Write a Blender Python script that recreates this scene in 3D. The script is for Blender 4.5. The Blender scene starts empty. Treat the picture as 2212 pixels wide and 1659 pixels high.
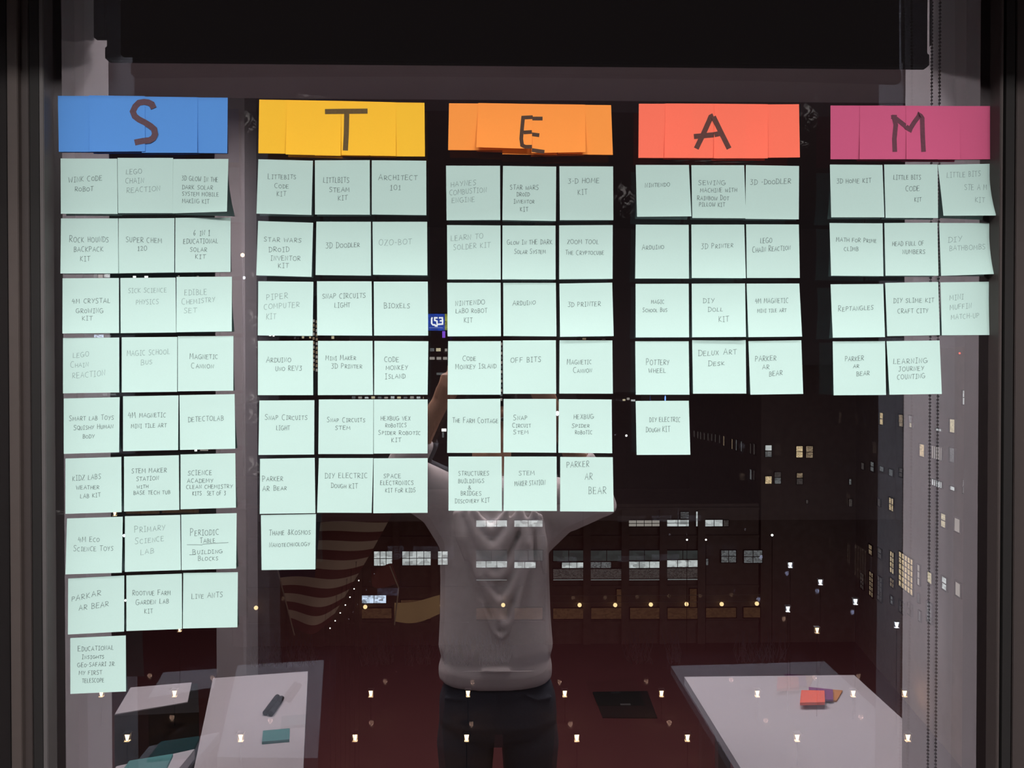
import bpy, bmesh, math, random
from mathutils import Vector, Matrix

random.seed(7)
sc = bpy.context.scene
COL = sc.collection
W, H = 2212, 1659
F = 1788.0                      # focal length in pixels of the 2212 px wide frame
CAM = Vector((0.0, -1.155, 1.80))
# ------------------------------------------------------------------ camera
cd = bpy.data.cameras.new('camera'); cam = bpy.data.objects.new('camera', cd); COL.objects.link(cam)
cam.location = CAM
cam.rotation_euler = (math.radians(90 - 0.65), math.radians(0.0), math.radians(-1.3))
cd.sensor_width = 36.0; cd.sensor_fit = 'HORIZONTAL'; cd.lens = F * 36.0 / W
cd.clip_start = 0.02; cd.clip_end = 4000
sc.camera = cam
RM = cam.rotation_euler.to_matrix()
# ------------------------------------------------------------------ world / exposure
wd = bpy.data.worlds.new('night_sky'); sc.world = wd; wd.use_nodes = True
bg = wd.node_tree.nodes['Background']
bg.inputs[0].default_value = (0.011, 0.0082, 0.0083, 1); bg.inputs[1].default_value = 1.0
sc.view_settings.view_transform = 'Standard'; sc.view_settings.look = 'None'
sc.view_settings.gamma = 1; sc.view_settings.exposure = 0.0; sc.view_settings.use_curve_mapping = False
try:
    sc.cycles.max_bounces = 8; sc.cycles.transparent_max_bounces = 16; sc.cycles.glossy_bounces = 4
    sc.cycles.caustics_reflective = False; sc.cycles.caustics_refractive = False
except Exception: pass

def area(name, loc, sx, sy, power, col=(1, 1, 1)):
    l = bpy.data.lights.new(name, 'AREA'); l.shape = 'RECTANGLE'; l.size = sx; l.size_y = sy
    l.energy = power; l.color = col
    o = bpy.data.objects.new(name, l); o.location = loc; COL.objects.link(o)
    return o
# four flush ceiling panels around the photographer light the room
LAMPZ = 3.10
LAMPS = ((-0.74, -0.95, 17), (0.84, -0.95, 17), (-0.80, -1.85, 66), (0.86, -1.85, 66))
for lx, ly, pw in LAMPS:
    area('ceiling_panel_light', (lx, ly, LAMPZ - 0.022), 1.1, 0.26, pw, (1.0, 0.965, 0.93))

# ------------------------------------------------------------------ geometry of the view
def ray(px, py):
    return RM @ Vector(((px - W / 2) / F, (H / 2 - py) / F, -1.0))
def up(px, py, y):              # point seen at a pixel, on the plane parallel to the glass at depth y
    d = ray(px, py); return CAM + d * ((y - CAM.y) / d.y)
def mp(px, py, s):              # room point at distance s from the glass, seen mirrored in it at a pixel
    p = up(px, py, s); return Vector((p.x, -s, p.z))
def mz(px, py, z):              # room point at height z, seen mirrored at a pixel
    d = ray(px, py); p = CAM + d * ((z - CAM.z) / d.z); return Vector((p.x, -p.y, z))
def uw(px, py, a, b, off=0.0):  # point on the vertical wall through ground points a, b
    d = ray(px, py); n = Vector((b[1] - a[1], -(b[0] - a[0]), 0)).normalized()
    if n.dot(Vector((a[0], a[1], 0)) - CAM.xy.to_3d()) > 0: n = -n     # towards the viewer
    o = Vector((a[0], a[1], 0)) + n * off
    return CAM + d * ((o - CAM).dot(n) / d.dot(n))

# ------------------------------------------------------------------ materials
def pmat(name, col, rough=0.6, spec=0.3, noise=0.0, nscale=20, bump=0.0, metallic=0.0, bscale=None):
    m = bpy.data.materials.new(name); m.use_nodes = True; nt = m.node_tree
    b = nt.nodes['Principled BSDF']
    b.inputs['Base Color'].default_value = (*col, 1); b.inputs['Roughness'].default_value = rough
    b.inputs['Specular IOR Level'].default_value = spec; b.inputs['Metallic'].default_value = metallic
    tc = nt.nodes.new('ShaderNodeTexCoord')
    if noise:
        n = nt.nodes.new('ShaderNodeTexNoise'); n.inputs['Scale'].default_value = nscale
        r = nt.nodes.new('ShaderNodeValToRGB')
        r.color_ramp.elements[0].color = (*[c * (1 - noise) for c in col], 1)
        r.color_ramp.elements[1].color = (*[min(1, c * (1 + noise)) for c in col], 1)
        nt.links.new(tc.outputs['Object'], n.inputs['Vector']); nt.links.new(n.outputs['Fac'], r.inputs[0])
        nt.links.new(r.outputs[0], b.inputs['Base Color'])
    if bump:
        n2 = nt.nodes.new('ShaderNodeTexNoise'); n2.inputs['Scale'].default_value = bscale or nscale
        bp = nt.nodes.new('ShaderNodeBump'); bp.inputs['Strength'].default_value = bump; bp.inputs['Distance'].default_value = 0.002
        nt.links.new(tc.outputs['Object'], n2.inputs['Vector']); nt.links.new(n2.outputs['Fac'], bp.inputs['Height'])
        nt.links.new(bp.outputs[0], b.inputs['Normal'])
    return m
def emat(name, col, strength, var=0.0, scale=1.0):
    m = bpy.data.materials.new(name); m.use_nodes = True; nt = m.node_tree; nt.nodes.clear()
    o = nt.nodes.new('ShaderNodeOutputMaterial'); e = nt.nodes.new('ShaderNodeEmission')
    e.inputs[0].default_value = (*col, 1); e.inputs[1].default_value = strength
    nt.links.new(e.outputs[0], o.inputs[0])
    if var:
        tc = nt.nodes.new('ShaderNodeTexCoord'); mp_ = nt.nodes.new('ShaderNodeMapping')
        mp_.inputs['Scale'].default_value = (scale, scale, scale * 1.6)
        v = nt.nodes.new('ShaderNodeTexVoronoi'); v.distance = 'CHEBYCHEV'
        r = nt.nodes.new('ShaderNodeMapRange'); r.inputs[1].default_value = 0.1; r.inputs[2].default_value = 0.9
        r.inputs[3].default_value = strength * (1 - var); r.inputs[4].default_value = strength * (1 + var * .6)
        sx = nt.nodes.new('ShaderNodeSeparateXYZ')
        nt.links.new(tc.outputs['Object'], mp_.inputs[0]); nt.links.new(mp_.outputs[0], v.inputs['Vector'])
        nt.links.new(v.outputs['Color'], sx.inputs[0]); nt.links.new(sx.outputs[0], r.inputs[0])
        nt.links.new(r.outputs[0], e.inputs[1])
    return m
def paper(name, col, trans=0.16):
    m = bpy.data.materials.new(name); m.use_nodes = True; nt = m.node_tree; nt.nodes.clear()
    o = nt.nodes.new('ShaderNodeOutputMaterial'); d = nt.nodes.new('ShaderNodeBsdfDiffuse'); t = nt.nodes.new('ShaderNodeBsdfTranslucent')
    mx = nt.nodes.new('ShaderNodeMixShader'); mx.inputs[0].default_value = trans
    tc = nt.nodes.new('ShaderNodeTexCoord'); n = nt.nodes.new('ShaderNodeTexNoise'); n.inputs['Scale'].default_value = 900
    r = nt.nodes.new('ShaderNodeValToRGB')
    r.color_ramp.elements[0].color = (*[c * .96 for c in col], 1); r.color_ramp.elements[1].color = (*[min(1, c * 1.03) for c in col], 1)
    nt.links.new(tc.outputs['Object'], n.inputs['Vector']); nt.links.new(n.outputs['Fac'], r.inputs[0])
    nt.links.new(r.outputs[0], d.inputs[0]); t.inputs[0].default_value = (*[c * c for c in col], 1)
    nt.links.new(d.outputs[0], mx.inputs[1]); nt.links.new(t.outputs[0], mx.inputs[2]); nt.links.new(mx.outputs[0], o.inputs[0])
    return m
def glass(name, refl, rcol, tcol):
    m = bpy.data.materials.new(name); m.use_nodes = True; nt = m.node_tree; nt.nodes.clear()
    o = nt.nodes.new('ShaderNodeOutputMaterial'); g = nt.nodes.new('ShaderNodeBsdfGlossy'); t = nt.nodes.new('ShaderNodeBsdfTransparent')
    g.inputs['Roughness'].default_value = 0.0; g.inputs[0].default_value = (*rcol, 1); t.inputs[0].default_value = (*tcol, 1)
    mx = nt.nodes.new('ShaderNodeMixShader'); lw = nt.nodes.new('ShaderNodeFresnel'); lw.inputs[0].default_value = 1.45
    r = nt.nodes.new('ShaderNodeMapRange'); r.inputs[1].default_value = 0.034; r.inputs[2].default_value = 1.0
    r.inputs[3].default_value = refl; r.inputs[4].default_value = 1.0
    nt.links.new(lw.outputs[0], r.inputs[0]); nt.links.new(r.outputs[0], mx.inputs[0])
    nt.links.new(t.outputs[0], mx.inputs[1]); nt.links.new(g.outputs[0], mx.inputs[2]); nt.links.new(mx.outputs[0], o.inputs[0])
    return m

M = {}
M['mint'] = paper('mint_paper', (0.445, 0.615, 0.585))
M['blue'] = paper('blue_paper', (0.095, 0.27, 0.66)); M['yellow'] = paper('yellow_paper', (0.90, 0.52, 0.045))
M['orange'] = paper('orange_paper', (0.93, 0.32, 0.07)); M['coral'] = paper('coral_paper', (0.95, 0.185, 0.12))
M['magenta'] = paper('magenta_paper', (0.52, 0.098, 0.205))
M['pencil'] = pmat('pencil', (0.115, 0.155, 0.15), .8, .1); M['pencil_faint'] = pmat('faint_pencil', (0.21, 0.29, 0.28), .8, .1)
for k, c in dict(S=(0.07, 0.035, 0.05), T=(0.085, 0.05, 0.012), E=(0.05, 0.022, 0.012), A=(0.075, 0.022, 0.018), M=(0.085, 0.022, 0.04)).items():
    M['ink' + k] = pmat('marker_ink_' + k.lower(), c, .6, .2, .25, 300)
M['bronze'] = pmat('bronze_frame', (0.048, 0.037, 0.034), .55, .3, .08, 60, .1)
M['bronze_shaded'] = pmat('shaded_bronze_frame', (0.006, 0.0043, 0.0045), .6, .2, .1, 60)  # same bronze paint, darkened: shade put into the colour
M['bronze_half_shaded'] = pmat('half_shaded_bronze_frame', (0.034, 0.026, 0.025), .55, .3, .08, 60)  # same bronze paint, part of the shade put into the colour
M['alu'] = pmat('grey_glazing_bead', (0.063, 0.057, 0.058), .5, .3, .05, 60)
M['gasket'] = pmat('rubber_gasket', (0.01, 0.009, 0.009), .7, .2)
M['wall'] = pmat('painted_wall', (0.62, 0.60, 0.625), .8, .2, .04, 6, .15, bscale=300)
M['pillar'] = pmat('painted_pillar', (0.36, 0.34, 0.35), .85, .1, .05, 6)
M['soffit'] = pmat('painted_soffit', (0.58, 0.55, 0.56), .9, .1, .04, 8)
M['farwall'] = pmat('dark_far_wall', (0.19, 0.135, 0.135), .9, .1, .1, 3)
M['carpet'] = pmat('red_carpet', (0.086, 0.026, 0.028), .95, .05, .25, 220, .4)
M['table'] = pmat('white_laminate', (0.47, 0.455, 0.475), .5, .3, .02, 5)
M['metal'] = pmat('grey_metal', (0.35, 0.35, 0.36), .4, .5, metallic=.8)
M['black'] = pmat('black_laminate', (0.008, 0.008, 0.009), .6, .2, .2, 20)
M['shade'] = pmat('black_shade_fabric', (0.006, 0.006, 0.006), .9, .05, .2, 500)
M['chain'] = pmat('dark_metal_beads', (0.12, 0.11, 0.11), .35, .5, metallic=.6)
M['sweater'] = pmat('grey_knit', (0.58, 0.54, 0.53), .95, .1, .08, 40, .35, bscale=400)
M['denim'] = pmat('dark_denim', (0.05, 0.055, 0.07), .9, .15, .3, 250, .3)
M['skin'] = pmat('skin', (0.40, 0.23, 0.15), .6, .3, .06, 30)
M['hair'] = pmat('dark_hair', (0.012, 0.009, 0.008), .6, .3, .3, 200, .6)
M['shoe'] = pmat('dark_shoe', (0.03, 0.03, 0.03), .7, .2); M['eye'] = pmat('eye', (.45, .42, .40), .4); M['iris'] = pmat('dark_iris', (.03, .015, .01), .3)
M['phone'] = pmat('black_phone', (0.006, 0.006, 0.007), .3, .5)
M['lamp'] = emat('lamp_diffuser', (1, .97, .93), 6.0)
M['whitepaint'] = pmat('white_metal', (.6, .6, .6), .5)
M['concrete'] = pmat('night_ground', (0.05, 0.037, 0.035), .9, .1, .3, .05)
M['brick'] = pmat('dark_brick', (0.20, 0.15, 0.14), .9, .1, .25, .8)
M['brickblue'] = pmat('dark_slate_wall', (0.14, 0.15, 0.18), .9, .1, .2, .5)
M['mullion'] = pmat('dark_mullion', (0.01, 0.009, 0.009), .8, .1)
M['pole'] = pmat('pole_metal', (0.25, 0.22, 0.2), .6)
M['twig'] = pmat('bare_twigs', (0.16, 0.15, 0.18), .9)
M['glass1'] = glass('inner_glass', 0.27, (1.0, 0.90, 0.96), (0.86, 0.90, 0.90))
M['glass2'] = glass('outer_glass', 0.13, (0.80, 0.82, 1.0), (0.90, 0.90, 0.92))

# ------------------------------------------------------------------ object helpers
def tag(o, label=None, cat=None, group=None, kind=None):
    for k, v in (('label', label), ('category', cat), ('group', group), ('kind', kind)):
        if v: o[k] = v
    return o
def empty(name, loc=(0, 0, 0), **k):
    o = bpy.data.objects.new(name, None); o.empty_display_size = .05; o.location = loc; COL.objects.link(o); return tag(o, **k)
def link(name, me, mat, parent=None, smooth=False):
    if mat is not None and not len(me.materials): me.materials.append(mat)
    if smooth:
        for p in me.polygons: p.use_smooth = True
    o = bpy.data.objects.new(name, me); COL.objects.link(o)
    if parent is not None:
        o.parent = parent; o.matrix_parent_inverse = Matrix.Translation(parent.location).inverted()
    return o
def mesh(name, vs, fs, mat, parent=None, smooth=False):
    me = bpy.data.meshes.new(name); me.from_pydata([tuple(v) for v in vs], [], fs); me.update()
    return link(name, me, mat, parent, smooth)
def frombm(name, bm, mat, parent=None, smooth=False):
    me = bpy.data.meshes.new(name); bm.to_mesh(me); bm.free(); return link(name, me, mat, parent, smooth)
def bbox(bm, a, b, bev=0.0):
    a, b = Vector(a), Vector(b); lo = Vector([min(x, y) for x, y in zip(a, b)]); hi = Vector([max(x, y) for x, y in zip(a, b)])
    r = bmesh.ops.create_cube(bm, size=1.0)['verts']
    for v in r:
        v.co = Vector([l + (c + .5) * (h - l) for c, l, h in zip(v.co, lo, hi)])
    if bev:
        es = list({e for v in r for e in v.link_edges})
        bmesh.ops.bevel(bm, geom=es, offset=bev, segments=2, affect='EDGES')
def box(name, a, b, mat, parent=None, bev=0.0):
    bm = bmesh.new(); bbox(bm, a, b, bev); return frombm(name, bm, mat, parent)
def prism(bm, pts, z0, z1):     # polygon footprint (x, y) extruded in z
    lo = [bm.verts.new((p[0], p[1], z0)) for p in pts]; hi = [bm.verts.new((p[0], p[1], z1)) for p in pts]
    n = len(pts); bm.faces.new(lo[::-1]); bm.faces.new(hi)
    for i in range(n): bm.faces.new((lo[i], lo[(i + 1) % n], hi[(i + 1) % n], hi[i]))
    bmesh.ops.recalc_face_normals(bm, faces=bm.faces[:])
def tube(bm, pts, rad, n=10, flat=1.0, capped=True):
    pts = [Vector(p) for p in pts]
    if not hasattr(rad, '__len__'): rad = [rad] * len(pts)
    rings = []; prev = None
    for i, p in enumerate(pts):
        t = (pts[min(i + 1, len(pts) - 1)] - pts[max(i - 1, 0)]).normalized()
        if prev is None:
            a = Vector((0, 1, 0)) if abs(t.y) < .9 else Vector((1, 0, 0))
            u = t.cross(a).normalized()
        else:
            u = (prev - t * prev.dot(t)).normalized()
        prev = u; v = t.cross(u)
        rings.append([bm.verts.new(p + (u * math.cos(k * 2 * math.pi / n) + v * math.sin(k * 2 * math.pi / n) * flat) * rad[i]) for k in range(n)])
    for a, b in zip(rings, rings[1:]):
        for k in range(n): bm.faces.new((a[k], a[(k + 1) % n], b[(k + 1) % n], b[k]))
    if capped: bm.faces.new(rings[0][::-1]); bm.faces.new(rings[-1])
def ball(bm, c, r, sx=1, sy=1, sz=1, sub=2, rot=None):
    q = bmesh.ops.create_icosphere(bm, subdivisions=sub, radius=1.0)['verts']
    for v in q:
        p = Vector((v.co.x * r * sx, v.co.y * r * sy, v.co.z * r * sz))
        if rot: p = rot @ p
        v.co = Vector(c) + p

# ------------------------------------------------------------------ the window
GL, GR, GB, GT = up(108, 800, 0).x, up(2147, 800, 0).x, 0.90, 2.62
win = empty('window_1', (0, 0, GB), label='tall night window with dark bronze frame, notes stuck on its glass', kind='structure')
mesh('glass_pane', [(GL - .01, 0, GB), (GR + .01, 0, GB), (GR + .01, 0, GT), (GL - .01, 0, GT)], [(0, 1, 2, 3)], M['glass1'], win)
# outer pane of the sealed unit, bowed a few millimetres as such panes are
vs, fs = [], []; NX, NZ = 40, 12; cx = 0.03; GAP = .018; RB = 22.0; RV = 66.0
for j in range(NZ + 1):
    for i in range(NX + 1):
        x = GL - .01 + (GR - GL + .02) * i / NX; z = GB + (GT - GB) * j / NZ
        vs.append((x, GAP + (x - cx) ** 2 / (2 * RB) + (z - 1.75) ** 2 / (2 * RV), z))
for j in range(NZ):
    for i in range(NX):
        a = j * (NX + 1) + i; fs.append((a, a + 1, a + NX + 2, a + NX + 1))
mesh('glass_pane', vs, fs, M['glass2'], win, smooth=True)
def strip(name, x0px, x1px, y, mat, back=0.06):       # vertical frame member, its face at depth y covering a span of the frame
    a, b = up(x0px, 800, y).x, up(x1px, 800, y).x
    box(name, (a, y, GB - .1), (b, back, GT + .1), mat, win, .0008)
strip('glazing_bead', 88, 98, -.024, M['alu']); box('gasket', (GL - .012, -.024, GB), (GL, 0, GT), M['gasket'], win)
strip('frame_stile', 66, 88, -.012, M['bronze_shaded']); strip('frame_stile', 42, 66, -.018, M['bronze_half_shaded'])
strip('frame_stile', 19, 42, -.026, M['bronze']); strip('frame_stile', -60, 19, -.016, M['bronze_shaded'])
strip('glazing_bead', 2157, 2164, -.024, M['bronze_half_shaded']); box('gasket', (GR, -.024, GB), (GR + .012, 0, GT), M['gasket'], win)
strip('frame_stile', 2164, 2192, -.010, M['bronze_shaded']); strip('frame_stile', 2192, 2260, -.016, M['bronze_half_shaded'])
box('frame_rail', (GL - .02, -.03, GT), (GR + .02, .06, GT + .08), M['bronze'], win, .002)
box('frame_rail', (GL - .02, -.03, GB - .08), (GR + .02, .06, GB), M['bronze'], win, .002)
XL, XR = -0.705, 0.790          # the painted returns of the deep window opening
YL, YR = -0.385, -0.42
st = lambda name, a, b, m, **k: tag(box(name, a, b, m), kind='structure')
st('wall_left_return', (XL - .30, YL, 0), (XL, .08, 3.6), M['wall'])
st('wall_right_return', (XR, YR, 0), (XR + .30, .08, 3.6), M['wall'])
st('wall_window_left', (-5.0, YL, 0), (XL - .30, YL + .12, 3.6), M['wall'])
st('wall_window_right', (XR + .30, YR, 0), (5.0, YR + .12, 3.6), M['wall'])
st('wall_window_lower', (XL, -.36, 0), (XR, .08, GB - .08), M['wall'])
st('wall_window_upper', (XL, -.04, GT + .08), (XR, .08, 3.6), M['wall'])
st('trim_sill', (XL, -.43, GB - .08), (XR, -.031, GB - .05), M['wall'])
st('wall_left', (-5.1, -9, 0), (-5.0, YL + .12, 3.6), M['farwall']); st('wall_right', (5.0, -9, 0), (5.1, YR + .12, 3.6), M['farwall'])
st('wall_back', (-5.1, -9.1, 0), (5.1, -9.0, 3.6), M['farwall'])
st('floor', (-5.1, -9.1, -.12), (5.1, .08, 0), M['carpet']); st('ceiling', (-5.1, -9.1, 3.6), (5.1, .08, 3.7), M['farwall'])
st('ceiling_bulkhead', (-5.0, -2.78, LAMPZ), (5.0, YR, LAMPZ + .28), M['soffit'])
pm = up(0, 0, 3)
pl = mp(468, 1400, 2.9); pr = mp(532, 1400, 2.9)
tag(box('wall_pillar', (pl.x, -3.1, 0), (pr.x, -2.9, 3.6), M['pillar']), kind='structure')
for i, (lx, LAMPY, pw) in enumerate(LAMPS):
    lp = empty('ceiling_light', (lx, LAMPY, LAMPZ), label='flat white ceiling light, ' + ('nearest the window on the black cabinet side', 'nearest the window on the long table side', 'behind the photographer on the black cabinet side', 'behind the photographer on the long table side')[i], cat='light', group='flush ceiling lights')
    bm = bmesh.new()
    for s in (-1, 1):
        bbox(bm, (lx - .6, LAMPY + s * .16, LAMPZ - .03), (lx + .6, LAMPY + s * .145, LAMPZ)); bbox(bm, (lx + s * .6, LAMPY - .145, LAMPZ - .03), (lx + s * .585, LAMPY + .145, LAMPZ))
    frombm('lamp_frame', bm, M['whitepaint'], lp); box('diffuser', (lx - .58, LAMPY - .144, LAMPZ - .012), (lx + .58, LAMPY + .144, LAMPZ - .004), M['lamp'], lp)

for i, (lx, ly) in enumerate(((-1.56, -6.5), (.32, -6.5))):      # unseen fill lamps far back in the room, added to brighten the floor
    dl = empty('fill_lamp', (lx, ly, 3.6), label='added unseen ceiling downlight deep in the room, ' + ('nearer the pillar', 'behind the photographer')[i], cat='light', group='added fill lamps deep in the room')
    bm = bmesh.new(); tube(bm, [(lx, ly, 3.6), (lx, ly, 3.12)], .07, 20); frombm('can', bm, M['black'], dl, False)
    bm = bmesh.new(); tube(bm, [(lx, ly, 3.118), (lx, ly, 3.112)], .055, 20); frombm('diffuser', bm, M['lamp'], dl)
    a_ = area('fill_lamp_beam', (lx, ly, 3.10), .1, .1, 9, (1, .9, .8)); a_.parent = dl; a_.matrix_parent_inverse = Matrix.Translation(dl.location).inverted()
# ---- roller shade rolled up at the head of the opening
SH = .33; z0 = mp(1100, 140, SH).z; xa = mp(231, 100, SH).x; xb = mp(2003, 100, SH).x
shd = empty('roller_shade', (0, -SH, z0), label='black roller shade rolled up above the window with bead chain', cat='roller shade')
box('shade_fabric', (xa, -SH - .003, z0 + .02), (xb, -SH, LAMPZ), M['shade'], shd)
box('hem_bar', (xa, -SH - .010, z0), (xb, -SH + .010, z0 + .025), M['shade'], shd, .003)
zt = mp(205, 85, SH).z
bm = bmesh.new(); tube(bm, [(xa, -SH - .05, 2.86), (xb, -SH - .05, 2.86)], .04, 20); frombm('roller_tube', bm, M['shade'], shd, True)
box('bracket', (mp(205, 85, SH).x, -SH - .006, zt), (xa, -SH + .006, LAMPZ), M['shade'], shd, .002)
box('bracket', (xb + .016, -SH - .006, zt), (XR, -SH + .006, LAMPZ), M['shade'], shd, .002)
for yy, xx in ((-.31, .7820), (-.27, .7745)):
    bm = bmesh.new(); z = .95
    while z < 2.62:
        q = bmesh.ops.create_icosphere(bm, subdivisions=1, radius=.0026)['verts']
        for v in q: v.co += Vector((xx + random.uniform(-.0003, .0003), yy + random.uniform(-.0003, .0003), z))
        z += .0062
    tube(bm, [(xx, yy, .95), (xx, yy, 2.62)], .0006, 4)
    frombm('bead_chain', bm, M['chain'], shd)

# ------------------------------------------------------------------ handwriting
def arc(cx_, cy_, rx, ry, a0, a1, n=8):
    return [(cx_ + rx * math.cos(math.radians(a0 + (a1 - a0) * i / n)), cy_ + ry * math.sin(math.radians(a0 + (a1 - a0) * i / n))) for i in range(n + 1)]
G = {
 'A': [[(0, 0), (.42, 1), (.8, 0)], [(.12, .38), (.72, .38)]],
 'B': [[(.05, 1), (.08, 0)], [(.0, 1)] + arc(.2, .76, .38, .24, 90, -90, 6) + arc(.22, .27, .45, .26, 90, -90, 6) + [(.0, 0)]],
 'C': [arc(.45, .5, .45, .5, 55, 300, 10)],
 'D': [[(.1, .98), (.1, .02)], [(-.05, 1)] + arc(.2, .5, .55, .5, 90, -90, 9) + [(-.05, 0)]],
 'E': [[(.62, .97), (.05, 1), (.05, 0), (.68, .03)], [(.05, .52), (.55, .54)]],
 'F': [[(.65, 1), (.05, .97), (.05, 0)], [(.05, .52), (.55, .54)]],
 'G': [arc(.45, .5, .45, .5, 50, 330, 10), [(.45, .42), (.9, .45), (.84, .1)]],
 'H': [[(.05, 1), (.05, 0)], [(.7, 1), (.7, 0)], [(.05, .5), (.7, .52)]],
 'I': [[(.25, 1), (.25, 0)], [(.02, 1), (.5, 1)], [(.0, 0), (.5, 0)]],
 'J': [[(.1, 1), (.7, 1)], [(.45, 1), (.43, .2), (.3, .0), (.1, .02), (.0, .18)]],
 'K': [[(.05, 1), (.05, 0)], [(.62, .97), (.07, .42), (.7, 0)]],
 'L': [[(.08, 1), (.05, .02), (.62, .02)]],
 'M': [[(0, 0), (.1, 1), (.42, .35), (.78, 1), (.88, 0)]],
 'N': [[(.05, 0), (.05, 1), (.62, .05), (.68, 1)]],
 'O': [arc(.42, .5, .42, .48, 95, 455, 12)],
 'P': [[(.08, 1), (.05, 0)], [(-.02, .95)] + arc(.25, .74, .38, .26, 90, -90, 6) + [(.07, .47)]],
 'Q': [arc(.42, .5, .42, .48, 95, 455, 12), [(.45, .3), (.8, -.15)]],
 'R': [[(.08, .98), (.05, 0)], [(-.03, .95)] + arc(.25, .75, .38, .25, 90, -90, 6) + [(.1, .48), (.72, 0)]],
 'S': [[(.68, .9), (.5, 1), (.2, .98), (.08, .78), (.2, .6), (.5, .46), (.62, .25), (.5, .06), (.25, .0), (.0, .1)]],
 'T': [[(-.02, .97), (.78, 1)], [(.38, .98), (.36, 0)]],
 'U': [[(.05, 1), (.06, .3), (.2, .03), (.45, .0), (.62, .25), (.66, 1)]],
 'V': [[(0, 1), (.35, 0), (.72, 1)]],
 'W': [[(0, 1), (.2, 0), (.45, .7), (.7, 0), (.95, 1)]],
 'X': [[(.05, 1), (.68, 0)], [(.65, 1), (0, 0)]],
 'Y': [[(0, 1), (.35, .5)], [(.72, 1), (.2, 0)]],
 'Z': [[(.05, .97), (.65, 1), (.02, .02), (.7, .04)]],
 '0': [arc(.38, .5, .36, .48, 95, 455, 12)], '1': [[(.05, .75), (.28, 1), (.26, 0)], [(.02, 0), (.5, 0)]],
 '2': [[(.05, .8), (.2, .98), (.5, .95), (.58, .7), (.3, .3), (.02, .03), (.7, .05)]],
 '3': [[(.05, 1), (.6, 1), (.28, .6), (.55, .5), (.6, .22), (.4, 0), (.0, .05)]],
 '4': [[(.25, 1), (.0, .4), (.65, .42)], [(.5, .8), (.45, -.05)]],
 '6': [[(.5, 1), (.15, .6), (.05, .25), (.25, 0), (.5, .12), (.5, .4), (.12, .38)]],
 '-': [[(.05, .45), (.4, .47)]], '.': [[(.08, .02), (.14, .06)]],
 '&': [[(.7, .0), (.2, .7), (.25, .95), (.5, .9), (.45, .65), (.05, .25), (.2, .0), (.45, .1), (.65, .45)]],
}
ADV = {'I': .68, 'M': 1.08, 'W': 1.14, 'O': 1.02, '-': .62, '.': .35, ' ': .62, '1': .7, 'C': .92, 'G': 1.08, '&': .9, 'A': .96, 'L': .8, 'J': .85}
def text_strokes(txt, x0, y0, x1, y1, h):
    """strokes in pixel space; lower case = small capitals"""
    rnd = random.Random(hash_(txt) + int(x0 * 7 + y0)); pos = 0; out = []
    for c in txt:
        u = c.upper(); k = .76 if c.islower() else 1.0; kw = .84 if c.islower() else 1.0
        if u in G:
            jy = rnd.uniform(-.05, .05); js = rnd.uniform(.93, 1.06) * k; sl = rnd.uniform(-.03, .06); jw = rnd.uniform(.92, 1.05)
            for s in G[u]:
                out.append([(pos + kw * jw * (x * .92) + sl * y + rnd.uniform(-.018, .018), jy + y * js + rnd.uniform(-.02, .02)) for x, y in s])
        pos += kw * ADV.get(u, .86)
    tot = pos - kw * ADV.get(txt[-1].upper(), .86) + kw * .80
    res = []
    for s in out:
        res.append([(x0 + (x1 - x0) * x / tot, y0 + (y1 - y0) * x / tot - y * h) for x, y in s])
    return res
def hash_(s):
    r = 0
    for ch in s: r = (r * 31 + ord(ch)) % 99991
    return r
def ribbon(vs, fs, pts, w, put):
    n = len(pts); base = len(vs)
    for i, p in enumerate(pts):
        a = pts[max(i - 1, 0)]; b = pts[min(i + 1, n - 1)]
        dx, dy = b[0] - a[0], b[1] - a[1]; l = math.hypot(dx, dy) or 1
        if 0 < i < n - 1:
            d1 = (p[0] - a[0], p[1] - a[1]); d2 = (b[0] - p[0], b[1] - p[1])
            l1 = math.hypot(*d1) or 1; l2 = math.hypot(*d2) or 1
            c = (d1[0] * d2[0] + d1[1] * d2[1]) / (l1 * l2)
            k = min(1.6, 1 / max(.4, math.sqrt(max(0, (1 + c) / 2))))
        else: k = 1
        nx, ny = -dy / l * w / 2 * k, dx / l * w / 2 * k
        vs.append(put(p[0] + nx, p[1] + ny)); vs.append(put(p[0] - nx, p[1] - ny))
    for i in range(n - 1):
        q = base + 2 * i; fs.append((q, q + 1, q + 3, q + 2))

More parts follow.
